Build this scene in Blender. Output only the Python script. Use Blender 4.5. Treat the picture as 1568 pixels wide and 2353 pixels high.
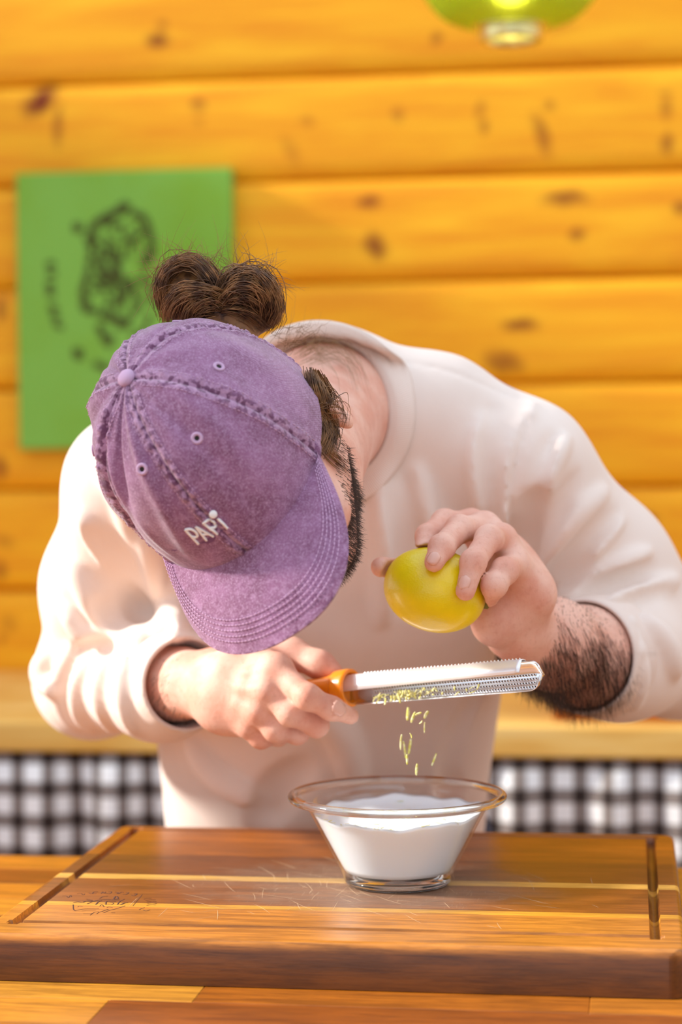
import bpy, bmesh, math, random
import numpy as np
from mathutils import Vector, Matrix
from mathutils.bvhtree import BVHTree

for _o in list(bpy.data.objects):
    bpy.data.objects.remove(_o)
random.seed(7)
SC = bpy.context.scene
COL = SC.collection
PI = math.pi

# ------------------------------------------------------------------ camera
FPX, IW, IH = 4740.0, 1568, 2353
CAM = np.array([0.0, 0.0, 1.275])
def _rz(a):
    c, s = math.cos(a), math.sin(a); return np.array([[c, -s, 0], [s, c, 0], [0, 0, 1.0]])
def _rx(a):
    c, s = math.cos(a), math.sin(a); return np.array([[1.0, 0, 0], [0, c, -s], [0, s, c]])
CR = _rz(math.radians(8)) @ _rx(PI / 2 + math.radians(-1.64)) @ _rz(math.radians(-0.5))
cd = bpy.data.cameras.new('camera'); cam = bpy.data.objects.new('camera', cd); COL.objects.link(cam)
cd.sensor_fit = 'VERTICAL'; cd.sensor_height = 36.0; cd.lens = FPX / IH * 36.0
cd.clip_start = 0.05
mw = Matrix(CR.tolist()).to_4x4(); mw.translation = Vector(CAM.tolist()); cam.matrix_world = mw
cd.dof.use_dof = True; cd.dof.focus_distance = 1.53; cd.dof.aperture_fstop = 3.7
SC.camera = cam
def P(x, y, d):
    """point seen at photo position x, y at distance d along the view axis"""
    return CAM + CR @ np.array([(x - IW / 2) * d / FPX, -(y - IH / 2) * d / FPX, -d])
def PZ(x, y, z):
    a = P(x, y, 1) - CAM; return CAM + a * ((z - CAM[2]) / a[2])
def PY(x, y, Y):
    a = P(x, y, 1) - CAM; return CAM + a * ((Y - CAM[1]) / a[1])

# ------------------------------------------------------------------ light
wd = bpy.data.worlds.new('world'); SC.world = wd; wd.use_nodes = True
bg = wd.node_tree.nodes['Background']
bg.inputs[0].default_value = (0.86, 0.97, 1.12, 1); bg.inputs[1].default_value = 1.08
sd = bpy.data.lights.new('sun', 'SUN'); sun = bpy.data.objects.new('sun', sd); COL.objects.link(sun)
sd.energy = 5.8; sd.angle = math.radians(7); sd.color = (1.0, 0.95, 0.87)
sun.rotation_euler = Vector((1.0, 0.10, -0.55)).to_track_quat('-Z', 'Y').to_euler()
sun.location = (-4, 0, 4)
SC.view_settings.view_transform = 'Standard'; SC.view_settings.look = 'None'
SC.view_settings.exposure = 0.42; SC.view_settings.gamma = 1.0
SC.view_settings.use_curve_mapping = False

# ------------------------------------------------------------------ helpers
def link(o, parent=None):
    COL.objects.link(o)
    if parent is not None: o.parent = parent
    return o
def tag(o, label=None, cat=None, group=None, kind=None):
    if label: o['label'] = label
    if cat: o['category'] = cat
    if group: o['group'] = group
    if kind: o['kind'] = kind
    return o
def empty(name, loc=(0, 0, 0)):
    o = bpy.data.objects.new(name, None); o.empty_display_size = .05; o.location = loc; COL.objects.link(o); return o
def mesh_obj(name, verts, faces, mat, parent=None, smooth=True, loc=None):
    me = bpy.data.meshes.new(name); me.from_pydata([tuple(map(float, v)) for v in verts], [], faces); me.update()
    return mesh_link(name, me, mat, parent, smooth, loc)
def mesh_link(name, me, mat, parent=None, smooth=True, loc=None):
    if mat is not None: me.materials.append(mat)
    if smooth: me.polygons.foreach_set('use_smooth', [True] * len(me.polygons))
    o = bpy.data.objects.new(name, me); link(o, parent)
    if parent is not None and parent.type == 'EMPTY':
        o.location = [-c for c in parent.location]       # geometry is written in world coordinates
    if loc is not None: o.location = loc
    return o
def quads_obj(name, V, Q, mat, parent=None, smooth=True):
    me = bpy.data.meshes.new(name); V = np.asarray(V, np.float32); Q = np.asarray(Q, np.int32); n = Q.shape[1]
    me.vertices.add(len(V)); me.vertices.foreach_set('co', V.ravel())
    me.loops.add(Q.size); me.loops.foreach_set('vertex_index', Q.ravel())
    me.polygons.add(len(Q)); me.polygons.foreach_set('loop_start', np.arange(0, Q.size, n, dtype=np.int32))
    me.update(calc_edges=True); me.validate()
    return mesh_link(name, me, mat, parent, smooth)
def bm_obj(name, bm, mat, parent=None, smooth=False):
    me = bpy.data.meshes.new(name); bmesh.ops.recalc_face_normals(bm, faces=bm.faces); bm.to_mesh(me); bm.free()
    return mesh_link(name, me, mat, parent, smooth)
def bm_box(bm, lo, hi, bevel=0.0, seg=2):
    c = [(a + b) / 2 for a, b in zip(lo, hi)]; s = [b - a for a, b in zip(lo, hi)]
    r = bmesh.ops.create_cube(bm, size=1.0, matrix=Matrix.Translation(c) @ Matrix.Diagonal((*s, 1)))
    if bevel:
        es = set()
        for v in r['verts']: es.update(v.link_edges)
        bmesh.ops.bevel(bm, geom=list(es), offset=bevel, segments=seg, affect='EDGES', profile=.5)
def box(name, lo, hi, mat, parent=None, bevel=0.003, seg=2):
    bm = bmesh.new(); bm_box(bm, lo, hi, bevel, seg); return bm_obj(name, bm, mat, parent)
def grid_quads(nu, nv, wrap_u=False, off=0):
    q = []
    for i in range(nu if wrap_u else nu - 1):
        j = (i + 1) % nu
        for k in range(nv - 1):
            q.append((off + i * nv + k, off + j * nv + k, off + j * nv + k + 1, off + i * nv + k + 1))
    return q
def lathe(name, prof, mat, parent=None, seg=96, center=(0, 0, 0), closed=False, rib=None):
    V = []; n = len(prof)
    for i in range(seg):
        a = 2 * PI * i / seg
        for r, z in prof:
            if rib: r = r * (1 + rib(a))
            V.append((center[0] + r * math.cos(a), center[1] + r * math.sin(a), center[2] + z))
    Q = grid_quads(seg, n, True)
    if closed:
        for i in range(seg):
            j = (i + 1) % seg; Q.append((i * n + n - 1, j * n + n - 1, j * n, i * n))
    o = mesh_obj(name, V, Q, mat, parent)
    bm = bmesh.new(); bm.from_mesh(o.data); bmesh.ops.remove_doubles(bm, verts=bm.verts, dist=1e-6)
    bmesh.ops.recalc_face_normals(bm, faces=bm.faces); bm.to_mesh(o.data); bm.free()
    return o
def frames(pts):
    pts = np.asarray(pts, float); T = np.gradient(pts, axis=0); T /= np.linalg.norm(T, axis=1)[:, None] + 1e-12
    n = np.cross(T[0], [0, 0, 1.0])
    if np.linalg.norm(n) < 1e-3: n = np.cross(T[0], [0, 1.0, 0])
    N = []
    for t in T:
        n = n - t * np.dot(n, t); n /= np.linalg.norm(n) + 1e-12; N.append(n)
    N = np.array(N); return T, N, np.cross(T, N)
def tube_mesh(paths, radii, sides=6, flat=1.0):
    """many tubes in one vertex/face list; radii per path: scalar or array"""
    V = []; Q = []; off = 0
    for pts, r in zip(paths, radii):
        pts = np.asarray(pts, float); n = len(pts); T, N, B = frames(pts); r = np.broadcast_to(np.asarray(r, float), (n,))
        a = np.arange(sides) * 2 * PI / sides
        ring = pts[:, None, :] + r[:, None, None] * (np.cos(a)[None, :, None] * N[:, None, :] + flat * np.sin(a)[None, :, None] * B[:, None, :])
        V.append(ring.reshape(-1, 3))
        i, k = np.meshgrid(np.arange(n - 1), np.arange(sides), indexing='ij'); k2 = (k + 1) % sides
        Q.append(np.stack([i * sides + k, i * sides + k2, (i + 1) * sides + k2, (i + 1) * sides + k], -1).reshape(-1, 4) + off)
        for e in (0, (n - 1) * sides):     # caps as a fan of quads
            for s in range(1, sides - 1, 2):
                q = [e, e + s, e + s + 1, e + min(s + 2, sides - 1)]
                if len(set(q)) == 4: Q.append(np.array([q]) + off)
        off += n * sides
    return np.concatenate(V), np.concatenate(Q)
def spline(pts, n):
    """Catmull-Rom through pts"""
    p = np.asarray(pts, float)
    p = np.vstack([2 * p[0] - p[1], p, 2 * p[-1] - p[-2]]); m = len(p) - 3
    out = []
    for s in np.linspace(0, m - 1e-9, n):
        i = int(s); t = s - i; a, b, c, d = p[i:i + 4]
        out.append(.5 * (2 * b + (c - a) * t + (2 * a - 5 * b + 4 * c - d) * t * t + (3 * b - a - 3 * c + d) * t ** 3))
    return np.array(out)

# ------------------------------------------------------------------ materials
class NT:
    def __init__(s, name):
        s.m = bpy.data.materials.new(name); s.m.use_nodes = True; s.t = s.m.node_tree
        s.b = s.t.nodes['Principled BSDF']; s.out = s.t.nodes['Material Output']
    def n(s, typ, ins=None, **kw):
        nd = s.t.nodes.new(typ)
        for k, v in kw.items(): setattr(nd, k, v)
        for k, v in (ins or {}).items():
            if hasattr(v, 'is_output'): s.t.links.new(v, nd.inputs[k])
            else: nd.inputs[k].default_value = v
        return nd
    def l(s, a, b): s.t.links.new(a, b)
    def set(s, **kw):
        for k, v in kw.items():
            k = k.replace('_', ' ')
            if hasattr(v, 'is_output'): s.l(v, s.b.inputs[k])
            else: s.b.inputs[k].default_value = v
        return s
    def math(s, op, a, b=None, c=None, clamp=False):
        nd = s.t.nodes.new('ShaderNodeMath'); nd.operation = op; nd.use_clamp = clamp
        for i, v in enumerate((a, b, c)):
            if v is None: continue
            if hasattr(v, 'is_output'): s.l(v, nd.inputs[i])
            else: nd.inputs[i].default_value = v
        return nd.outputs[0]
    def mapr(s, v, a, b, c=0.0, d=1.0, smooth=True):
        nd = s.n('ShaderNodeMapRange', interpolation_type='SMOOTHSTEP' if smooth else 'LINEAR')
        s.l(v, nd.inputs[0]); nd.inputs[1].default_value = a; nd.inputs[2].default_value = b
        nd.inputs[3].default_value = c; nd.inputs[4].default_value = d; return nd.outputs[0]
    def mix(s, f, a, b, mode='MIX'):
        nd = s.n('ShaderNodeMix', data_type='RGBA', blend_type=mode)
        for i, v in ((0, f), (6, a), (7, b)):
            if hasattr(v, 'is_output'): s.l(v, nd.inputs[i])
            elif i == 0: nd.inputs[0].default_value = v
            else: nd.inputs[i].default_value = (*v, 1) if len(v) == 3 else v
        return nd.outputs[2]
    def coord(s, scale=(1, 1, 1), kind='Object', rot=(0, 0, 0)):
        c = s.n('ShaderNodeTexCoord'); mp = s.n('ShaderNodeMapping', {'Vector': c.outputs[kind]})
        mp.inputs['Scale'].default_value = scale; mp.inputs['Rotation'].default_value = rot; return mp.outputs[0]
    def noise(s, vec, scale=5, detail=4, rough=.55, dist=0.0):
        return s.n('ShaderNodeTexNoise', {'Vector': vec, 'Scale': scale, 'Detail': detail, 'Roughness': rough, 'Distortion': dist}).outputs[0]
    def ramp(s, f, stops):
        nd = s.n('ShaderNodeValToRGB', {'Fac': f}); e = nd.color_ramp.elements
        while len(e) < len(stops): e.new(.5)
        for el, (p, c) in zip(e, stops): el.position = p; el.color = (*c, 1)
        return nd.outputs[0]
    def bump(s, h, strength=.3, dist=.001):
        nd = s.n('ShaderNodeBump', {'Height': h, 'Strength': strength, 'Distance': dist}); s.l(nd.outputs[0], s.b.inputs['Normal'])
def srgb(*c):
    return tuple((v / 255 / 12.92) if v / 255 <= .04045 else ((v / 255 + .055) / 1.055) ** 2.4 for v in c)
def plain(name, col, rough=.6, metal=0.0, **kw):
    t = NT(name); t.set(Base_Color=(*col, 1), Roughness=rough, Metallic=metal, **kw); return t.m

WALL_Y = 3.40
KNOTS = [(360, 90, 26, 16, 1, .1), (372, 54, 14, 10, .6, 0), (92, 232, 42, 26, 1.3, -.7), (135, 290, 11, 46, .7, .1), (455, 240, 15, 17, .6, 0),
         (458, 282, 12, 12, .3, 0), (706, 280, 15, 13, .35, 0), (915, 262, 15, 14, .5, 0), (668, 345, 16, 34, .3, -.5), (1003, 88, 13, 13, .7, 0),
         (1104, 255, 11, 20, .5, .2), (1114, 292, 10, 15, .6, 0), (1262, 240, 14, 10, .55, 0), (1246, 312, 13, 46, .7, -.35), (1534, 250, 12, 26, .6, 0),
         (1534, 330, 14, 22, .8, 0), (1530, 212, 14, 9, .4, 0), (848, 465, 26, 16, .9, .2), (862, 566, 22, 28, 1, -.6), (1298, 456, 46, 17, .9, 0),
         (1328, 538, 17, 15, .8, 0), (1566, 480, 18, 15, .9, 0), (1196, 748, 36, 15, 1, 0), (1158, 832, 42, 24, .8, .3), (1492, 1195, 19, 15, 1, 0),
         (1502, 1250, 21, 16, 1.1, 0), (2, 712, 12, 30, .8, 0), (0, 1075, 14, 26, .9, 0), (8, 1245, 22, 14, .4, 0), (2, 1310, 14, 20, .7, 0),
         (20, 1432, 20, 22, .35, 0), (2, 1468, 10, 14, .5, 0), (1290, 60, 30, 12, .3, 0), (700, 1000, 30, 20, .8, 0)]
def pine(name, base, knots=True, rough=.42):
    t = NT(name); g = t.coord((1.6, 4, 16)); n1 = t.noise(g, 2.2, 5, .55, .6); n2 = t.noise(t.coord((4, 9, 70)), 2.5, 3, .5, .2)
    oi = t.n('ShaderNodeObjectInfo'); hi, mid, lo = base
    c = t.ramp(n1, [(.30, lo), (.52, mid), (.70, hi)])
    c = t.mix(t.math('MULTIPLY', t.mapr(n2, .45, .75), .35), c, lo)
    c = t.mix(t.math('MULTIPLY', oi.outputs['Random'], .25), c, mid)
    if knots:
        pos = t.n('ShaderNodeTexCoord').outputs['Object']
        w = t.n('ShaderNodeVectorMath', {0: t.n('ShaderNodeTexNoise', {'Vector': pos, 'Scale': 28.0, 'Detail': 2.0}).outputs['Color'], 1: (.5, .5, .5)}, operation='SUBTRACT')
        w = t.n('ShaderNodeVectorMath', {0: w.outputs[0], 'Scale': .018}, operation='SCALE')
        pos = t.n('ShaderNodeVectorMath', {0: pos, 1: w.outputs[0]}, operation='ADD').outputs[0]
        acc = None; k = WALL_Y / FPX
        for (x, y, rx, ry, s, rot) in KNOTS:
            p = PY(x, y, WALL_Y)
            mp = t.n('ShaderNodeMapping', {'Vector': pos}, vector_type='TEXTURE')
            mp.inputs['Location'].default_value = p.tolist(); mp.inputs['Rotation'].default_value = (0, rot, 0)
            mp.inputs['Scale'].default_value = (rx * k * 1.25, .3, ry * k * 1.25)
            ln = t.n('ShaderNodeVectorMath', {0: mp.outputs[0]}, operation='LENGTH').outputs['Value']
            f = t.mapr(ln, 1.35, .25, 0, min(1, .82 * s))
            acc = f if acc is None else t.math('MAXIMUM', acc, f)
        c = t.mix(acc, c, srgb(120, 42, 6))
    t.set(Base_Color=c, Roughness=rough + .12); t.b.inputs['Specular IOR Level'].default_value = .25
    t.bump(n2, .15, .001)
    return t.m
M_PINE = pine('pine_wall', (srgb(250, 190, 36), srgb(243, 172, 26), srgb(230, 146, 18)))
M_PINE2 = pine('pine_pale', (srgb(248, 214, 140), srgb(240, 196, 110), srgb(222, 164, 72)), False, .5)
M_PINE3 = pine('pine_brown', (srgb(214, 130, 40), srgb(196, 108, 26), srgb(160, 78, 14)), False, .5)
def butcher(name, worn=False):
    t = NT(name); oi = t.n('ShaderNodeObjectInfo')
    n1 = t.noise(t.coord((5, 42, 42)), 2.4, 6, .62, .7); n2 = t.noise(t.coord((34, 420, 420)), 2.0, 3, .6, .2)
    n3 = t.noise(t.coord((6, 150, 150)), 2.2, 6, .72, .5)
    dk = t.mix(1.0, oi.outputs['Color'], (.30, .22, .15), 'MULTIPLY')
    lt = t.mix(1.0, oi.outputs['Color'], (1.25, 1.2, 1.05), 'MULTIPLY')
    c = t.mix(t.mapr(n1, .30, .66), t.mix(.45, oi.outputs['Color'], dk), lt)
    c = t.mix(t.math('MULTIPLY', t.mapr(n3, .42, .70), .62), c, dk)
    c = t.mix(t.math('MULTIPLY', t.mapr(n2, .5, .8), .45), c, dk)
    r = .34
    if worn:
        pos = t.n('ShaderNodeTexCoord').outputs['Object']
        mp = t.n('ShaderNodeMapping', {'Vector': pos}, vector_type='TEXTURE'); mp.inputs['Location'].default_value = (-.21, 1.60, .934); mp.inputs['Scale'].default_value = (.15, .11, .3)
        ln = t.n('ShaderNodeVectorMath', {0: mp.outputs[0]}, operation='LENGTH').outputs['Value']
        ln = t.math('ADD', ln, t.math('MULTIPLY', t.math('SUBTRACT', t.noise(pos, 22, 4), .5), .9))
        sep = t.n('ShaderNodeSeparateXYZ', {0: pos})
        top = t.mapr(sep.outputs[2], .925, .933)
        f = t.math('MULTIPLY', t.math('MULTIPLY', t.mapr(ln, 1.15, .45), .75), top)
        scr = t.mapr(t.noise(t.coord((60, 900, 60), rot=(0, 0, .5)), 1.0, 2), .60, .68)
        scr2 = t.mapr(t.noise(t.coord((800, 50, 60), rot=(0, 0, .35)), 1.0, 2), .62, .70)
        c = t.mix(f, c, t.mix(.60, c, srgb(136, 118, 104)))
        c = t.mix(t.math('MULTIPLY', t.math('MULTIPLY', t.math('MAXIMUM', scr, scr2), f), .35), c, srgb(190, 165, 135))
        c = t.mix(top, t.mix(1.0, c, (.26, .20, .15), 'MULTIPLY'), c)       # shade painted in: sides and groove darker than the top
        r = t.math('ADD', .30, t.math('MULTIPLY', f, .25))
    t.set(Base_Color=c, Roughness=r); t.bump(n2, .12, .0006); return t.m
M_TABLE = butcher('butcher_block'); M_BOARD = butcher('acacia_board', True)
M_DARK = plain('dark_void', (.02, .015, .01), .8)
M_WHITE = plain('white_paint', (.8, .79, .76), .5)
M_BRASS = plain('aged_brass', srgb(236, 226, 160), .36, 1.0)

# ------------------------------------------------------------------ room
fl = box('floor', (-2.2, -1.2, -.05), (1.8, 3.6, 0), pine('pine_floor', (srgb(200, 140, 70), srgb(180, 118, 52), srgb(150, 92, 36)), False), None, 0)
tag(fl, kind='structure')
wb = box('wall_back', (-2.2, 3.432, 0), (1.8, 3.55, 2.5), plain('wall_core', srgb(120, 66, 14), .8), None, 0); tag(wb, kind='structure')
zs = [1.0455 + .1711 * k for k in range(-6, 9)]
for i in range(len(zs) - 1):
    z0, z1 = max(zs[i], 0.0), min(zs[i + 1], 2.5)
    if z1 - z0 < .02: continue
    prof = [(3.434, z0 + .001), (3.414, z0 + .001), (3.4045, z0 + .005), (3.4005, z0 + .012), (3.399, z0 + .03), (3.399, z1 - .03), (3.4005, z1 - .012), (3.4045, z1 - .005), (3.414, z1 - .001), (3.434, z1 - .001)]
    V = [(x, y, z) for x in (-2.09, 1.69) for (y, z) in prof]; n = len(prof)
    Q = [(k, k + 1, n + k + 1, n + k) for k in range(n - 1)]
    o = mesh_obj('plank', V, Q, M_PINE, wb)
    bmx = bmesh.new(); bmx.from_mesh(o.data); bmesh.ops.recalc_face_normals(bmx, faces=bmx.faces)
    if bmx.faces[4 if len(bmx.faces) > 4 else 0].normal.y > 0: bmesh.ops.reverse_faces(bmx, faces=bmx.faces)
    bmx.to_mesh(o.data); bmx.free()
# left wall with the window that the daylight comes through
M_WALL2 = pine('pine_side', (srgb(250, 184, 60), srgb(240, 164, 44), srgb(222, 136, 26)), False)
bm = bmesh.new()
for lo, hi in (((-2.2, -1.2, 0), (-2.1, -.1, 2.5)), ((-2.2, 2.62, 0), (-2.1, 3.432, 2.5)), ((-2.2, -.1, 0), (-2.1, 2.62, .92)), ((-2.2, -.1, 2.32), (-2.1, 2.62, 2.5))):
    bm_box(bm, lo, hi)
tag(bm_obj('wall_left', bm, M_WALL2), kind='structure')
bm = bmesh.new()
for y in (-.1, 2.56): bm_box(bm, (-2.19, y, .92), (-2.09, y + .06, 2.32), .004)
for z in (.92, 2.26): bm_box(bm, (-2.19, -.04, z), (-2.09, 2.56, z + .06), .004)
tag(bm_obj('window_1', bm, M_WHITE), kind='structure')
bm = bmesh.new()                    # unseen wall added behind the camera to cut front fill, with a wide window
for lo, hi in (((-2.1, -1.2, 0), (-1.5, -1.1, 2.9)), ((1.1, -1.2, 0), (1.7, -1.1, 2.9)), ((-1.5, -1.2, 0), (1.1, -1.1, .75)), ((-1.5, -1.2, 2.25), (1.1, -1.1, 2.9))): bm_box(bm, lo, hi)
tag(bm_obj('wall_front_added', bm, plain('fill_pale_grey', (.50, .51, .53), .9)), kind='structure')
bm = bmesh.new()
for x in (-1.5, -.66, .2, 1.04): bm_box(bm, (x, -1.19, .75), (x + .06, -1.09, 2.25), .004)
for z in (.75, 2.19): bm_box(bm, (-1.44, -1.19, z), (1.04, -1.09, z + .06), .004)
tag(bm_obj('window_2', bm, M_WHITE), kind='structure')
tag(box('wall_right_added', (1.7, -1.2, 0), (1.8, 3.432, 2.5), plain('fill_dark_grey', (.30, .31, .33), .9), None, 0), kind='structure')  # unseen wall added to block side light, neutral grey against orange bounce
ce = box('trim_1', (-2.2, 2.52, 2.5), (1.8, 2.70, 2.66), M_WALL2, None, .006); tag(ce, kind='structure')     # ceiling beam the lamp hangs from

# back counter with a gingham skirt
CT = .908
bc = empty('back_counter', (-.2, 3.06, 0))
box('worktop', (-2.05, 2.75, CT - .042), (1.65, 3.396, CT), M_PINE2, bc, .004, 3)
for x in (-2.0, -.9, .9, 1.55): box('leg', (x, 3.2, 0), (x + .06, 3.26, CT - .042), M_PINE2, bc)
box('rail', (-2.03, 2.80, CT - .10), (1.63, 2.825, CT - .042), M_PINE2, bc, .002)
tag(bc, 'pale pine counter running along the log wall', 'counter')
t = NT('gingham'); uv = t.n('ShaderNodeUVMap').outputs[0]; sp = t.n('ShaderNodeSeparateXYZ', {0: uv})
def stripe(v):
    f = t.math('FRACT', t.math('DIVIDE', v, .045)); return t.math('MULTIPLY', t.mapr(f, .04, .07), t.mapr(f, .51, .48))
sv, su = stripe(sp.outputs[0]), stripe(sp.outputs[1])
k = t.math('MULTIPLY', t.math('ADD', sv, su), .5)
c = t.ramp(k, [(0, srgb(250, 249, 248)), (.5, srgb(138, 126, 120)), (1.0, srgb(44, 30, 24))])
t.set(Base_Color=c, Roughness=.9); M_GING = t.m
V = []; UV = []; nu = 420; nv = 14; s = 0.0; prev = None
for i in range(nu):
    x = -1.95 + 3.5 * i / (nu - 1)
    wv = .014 * math.sin(x * 46 + 1.3 * math.sin(x * 9)) + .007 * math.sin(x * 83 + 2 * math.sin(x * 5.1))
    if prev is not None: s += math.hypot(x - prev[0], wv - prev[1])
    prev = (x, wv)
    for j in range(nv):
        f = j / (nv - 1); z = CT - .044 - f * .80; amp = .35 + .65 * min(1, f * 6)
        V.append((x, 2.775 + wv * amp - .012, z)); UV.append((s, -f * .80 + .018))
o = mesh_obj('gingham_curtain', V, grid_quads(nu, nv), M_GING)
ul = o.data.uv_layers.new(name='UVMap')
for lp in o.data.loops: ul.data[lp.index].uv = UV[lp.vertex_index]
md = o.modifiers.new('thickness', 'SOLIDIFY'); md.thickness = .0015
tag(o, 'black and white gingham curtain hanging below the back counter', 'curtain')
# wooden box on the back counter
p0 = PZ(1272, 1658, CT); wx = p0[0]; wy = max(p0[1], 2.79)
wbx = empty('wooden_box', (wx + .18, wy + .1, CT))
for nm, lo, hi in (('front_panel', (wx, wy, CT), (wx + .36, wy + .014, CT + .12)), ('back_panel', (wx, wy + .2, CT), (wx + .36, wy + .214, CT + .12)),
                   ('side_panel', (wx, wy + .0145, CT), (wx + .014, wy + .1995, CT + .12)), ('side_panel', (wx + .346, wy + .0145, CT), (wx + .36, wy + .1995, CT + .12)),
                   ('bottom_panel', (wx + .0145, wy + .0145, CT), (wx + .3455, wy + .1995, CT + .012))):
    box(nm, lo, hi, M_PINE3, wbx, .002)
tag(wbx, 'orange-brown open wooden box on the pale back counter', 'box')

# green canvas
c0, c1, c2 = PY(35, 403, WALL_Y - .03), PY(531, 379, WALL_Y - .03), PY(48, 1033, WALL_Y - .03)
x0, x1, zt, zb = c0[0], c1[0], (c0[2] + c1[2]) / 2, c2[2]
t = NT('green_canvas'); nz = t.noise(t.coord((3, 3, 3)), 2.2, 3)
t.set(Base_Color=t.mix(t.mapr(nz, .35, .65), srgb(122, 174, 48), srgb(126, 184, 74)), Roughness=.85); t.bump(t.noise(t.coord(), 900, 2), .2, .0005); M_GREEN = t.m
M_INK = plain('dark_ink', srgb(72, 84, 30), .9)
cv = empty('canvas_picture', ((x0 + x1) / 2, WALL_Y - .0, zb))
box('canvas', (x0, WALL_Y - .030, zb), (x1, WALL_Y - .002, zt), M_GREEN, cv, .003, 3)
sx = (x1 - x0) / 496.0; sz = (zt - zb) / 630.0
def CP(x, y):   # photo position on the canvas -> canvas front
    p = PY(x, y, WALL_Y - .0312); return (p[0], p[1], p[2])
rnd = random.Random(3); paths = []; rad = []
def ink(pts, r): paths.append(np.array([CP(*q) for q in spline([(*q, 0) for q in pts], 3 * len(pts))[:, :2]])); rad.append(r * .95e-3)
# round emblem made of loose brush strokes
for pts, r in [([(290, 480), (250, 495), (215, 520), (212, 560)], 9), ([(212, 560), (205, 600), (200, 640), (190, 690)], 5), ([(190, 690), (196, 710), (225, 715)], 8),
               ([(225, 600), (235, 620), (250, 640), (225, 635)], 11), ([(260, 570), (265, 600), (262, 640), (280, 625)], 9), ([(300, 490), (330, 500), (345, 540), (350, 575)], 8),
               ([(350, 575), (335, 600), (325, 595)], 11), ([(280, 560), (310, 545), (335, 530)], 5), ([(195, 685), (190, 670), (205, 620)], 8), ([(230, 720), (270, 735), (275, 745), (300, 740)], 10),
               ([(260, 700), (280, 690), (290, 650)], 9), ([(190, 520), (175, 525), (180, 515)], 10), ([(225, 745), (240, 775), (250, 790), (255, 770)], 8), ([(300, 640), (310, 670), (320, 700), (300, 720)], 7),
               ([(215, 640), (240, 665), (262, 650)], 5), ([(320, 640), (345, 660), (350, 700)], 6), ([(180, 800), (178, 815), (190, 812)], 11), ([(215, 835), (235, 842), (250, 850)], 7),
               ([(270, 480), (285, 470), (300, 478)], 7), ([(240, 500), (262, 520), (285, 515)], 5), ([(345, 720), (330, 760), (300, 775)], 5)]:
    ink(pts, r)
for _ in range(46):
    a = rnd.uniform(0, 6.28); q = math.sqrt(rnd.random()); x, y = 262 + 74 * q * math.cos(a), 625 + 130 * q * math.sin(a); b = rnd.uniform(-1.2, 1.2); L = rnd.uniform(8, 22)
    ink([(x - L * math.sin(b) * .7, y - L * math.cos(b)), (x + rnd.uniform(-4, 4), y), (x + L * math.sin(b) * .7, y + L * math.cos(b))], rnd.uniform(1.5, 5))
def flush(name, label):
    V, Q = tube_mesh(paths, rad, 6, 1.0)
    V[:, 1] = WALL_Y - .0302 + (V[:, 1] - (WALL_Y - .0312)) * .10
    eo = quads_obj(name, V, Q, M_INK, cv); eo['label'] = label; eo['kind'] = 'stuff'; paths.clear(); rad.clear()
flush('emblem_print', 'dark brushy round emblem printed on the green canvas')
for x, y, a in [(115, 608, .2), (118, 630, 0), (114, 655, 0), (116, 676, -.1), (122, 708, -.2), (127, 728, -.3), (134, 748, -.4)]:
    for k in range(2): ink([(x - 11, y - 4 + 7 * k + 11 * a), (x, y - 4 + 7 * k + rnd.uniform(-3, 3)), (x + 11, y - 4 + 7 * k - 11 * a)], 3.4)
flush('lettering_print', 'blurred dark lettering beside the emblem')
tag(cv, 'unframed green canvas with a dark round emblem on the log wall', 'picture')
# ------------------------------------------------------------------ pendant lamp
lc = P(1175, 100, 2.62); lx, ly, lz = lc; k = 2.62 / FPX
t = NT('green_ribbed_glass'); t.set(Base_Color=(*srgb(206, 222, 70), 1), Roughness=.22, IOR=1.4)
t.b.inputs['Transmission Weight'].default_value = .75; t.b.inputs['Subsurface Weight'].default_value = 0
M_GLASSG = t.m
lamp = empty('pendant_lamp', (lx, ly, lz))
pr = [(72, 40), (90, 30 + 8), (110, 44), (145, 58), (165, 74), (185, 98), (199, 125), (206, 150), (206, 175), (196, 205), (170, 240), (130, 270), (80, 290), (40, 298)]
prof = spline([(a * k, 0, b * k) for a, b in pr], 44)[:, [0, 2]]
inner = [(max(r - .0022, .004), z) for r, z in prof[::-1]]
lathe('glass_shade', [tuple(p) for p in prof] + inner, M_GLASSG, lamp, 360, (lx, ly, lz), True, lambda a: .032 * abs(math.cos(a * 30)))
lathe('bottom_ring', [(x * k, z * k) for x, z in ((64, 6), (70, 4), (74, 8), (74, 40), (70, 46), (64, 44))], M_BRASS, lamp, 64, (lx, ly, lz), True)
t = NT('bulb'); t.set(Base_Color=(1, .95, .8, 1)); t.b.inputs['Emission Color'].default_value = (1, .9, .62, 1); t.b.inputs['Emission Strength'].default_value = 14.0; M_BULB = t.m
lathe('bulb', [(0.0005, .055), (.012, .057), (.022, .064), (.027, .078), (.024, .094), (.014, .110), (.012, .125), (.0005, .126)], M_BULB, lamp, 32, (lx, ly, lz))
lathe('lamp_holder', [(.0005, .122), (.018, .122), (.02, .126), (.02, .168), (.012, .178), (.0005, .18)], M_BRASS, lamp, 32, (lx, ly, lz))
lathe('cord', [(.003, .176), (.003, 2.5 - lz - .02)], M_DARK, lamp, 10, (lx, ly, lz))
lathe('ceiling_rose', [(.0005, 2.5 - lz - .03), (.03, 2.5 - lz - .03), (.045, 2.5 - lz - .012), (.045, 2.5 - lz - .001)], M_BRASS, lamp, 32, (lx, ly, lz))
tag(lamp, 'green ribbed glass pendant lamp with a brass ring, lit', 'lamp')

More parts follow.
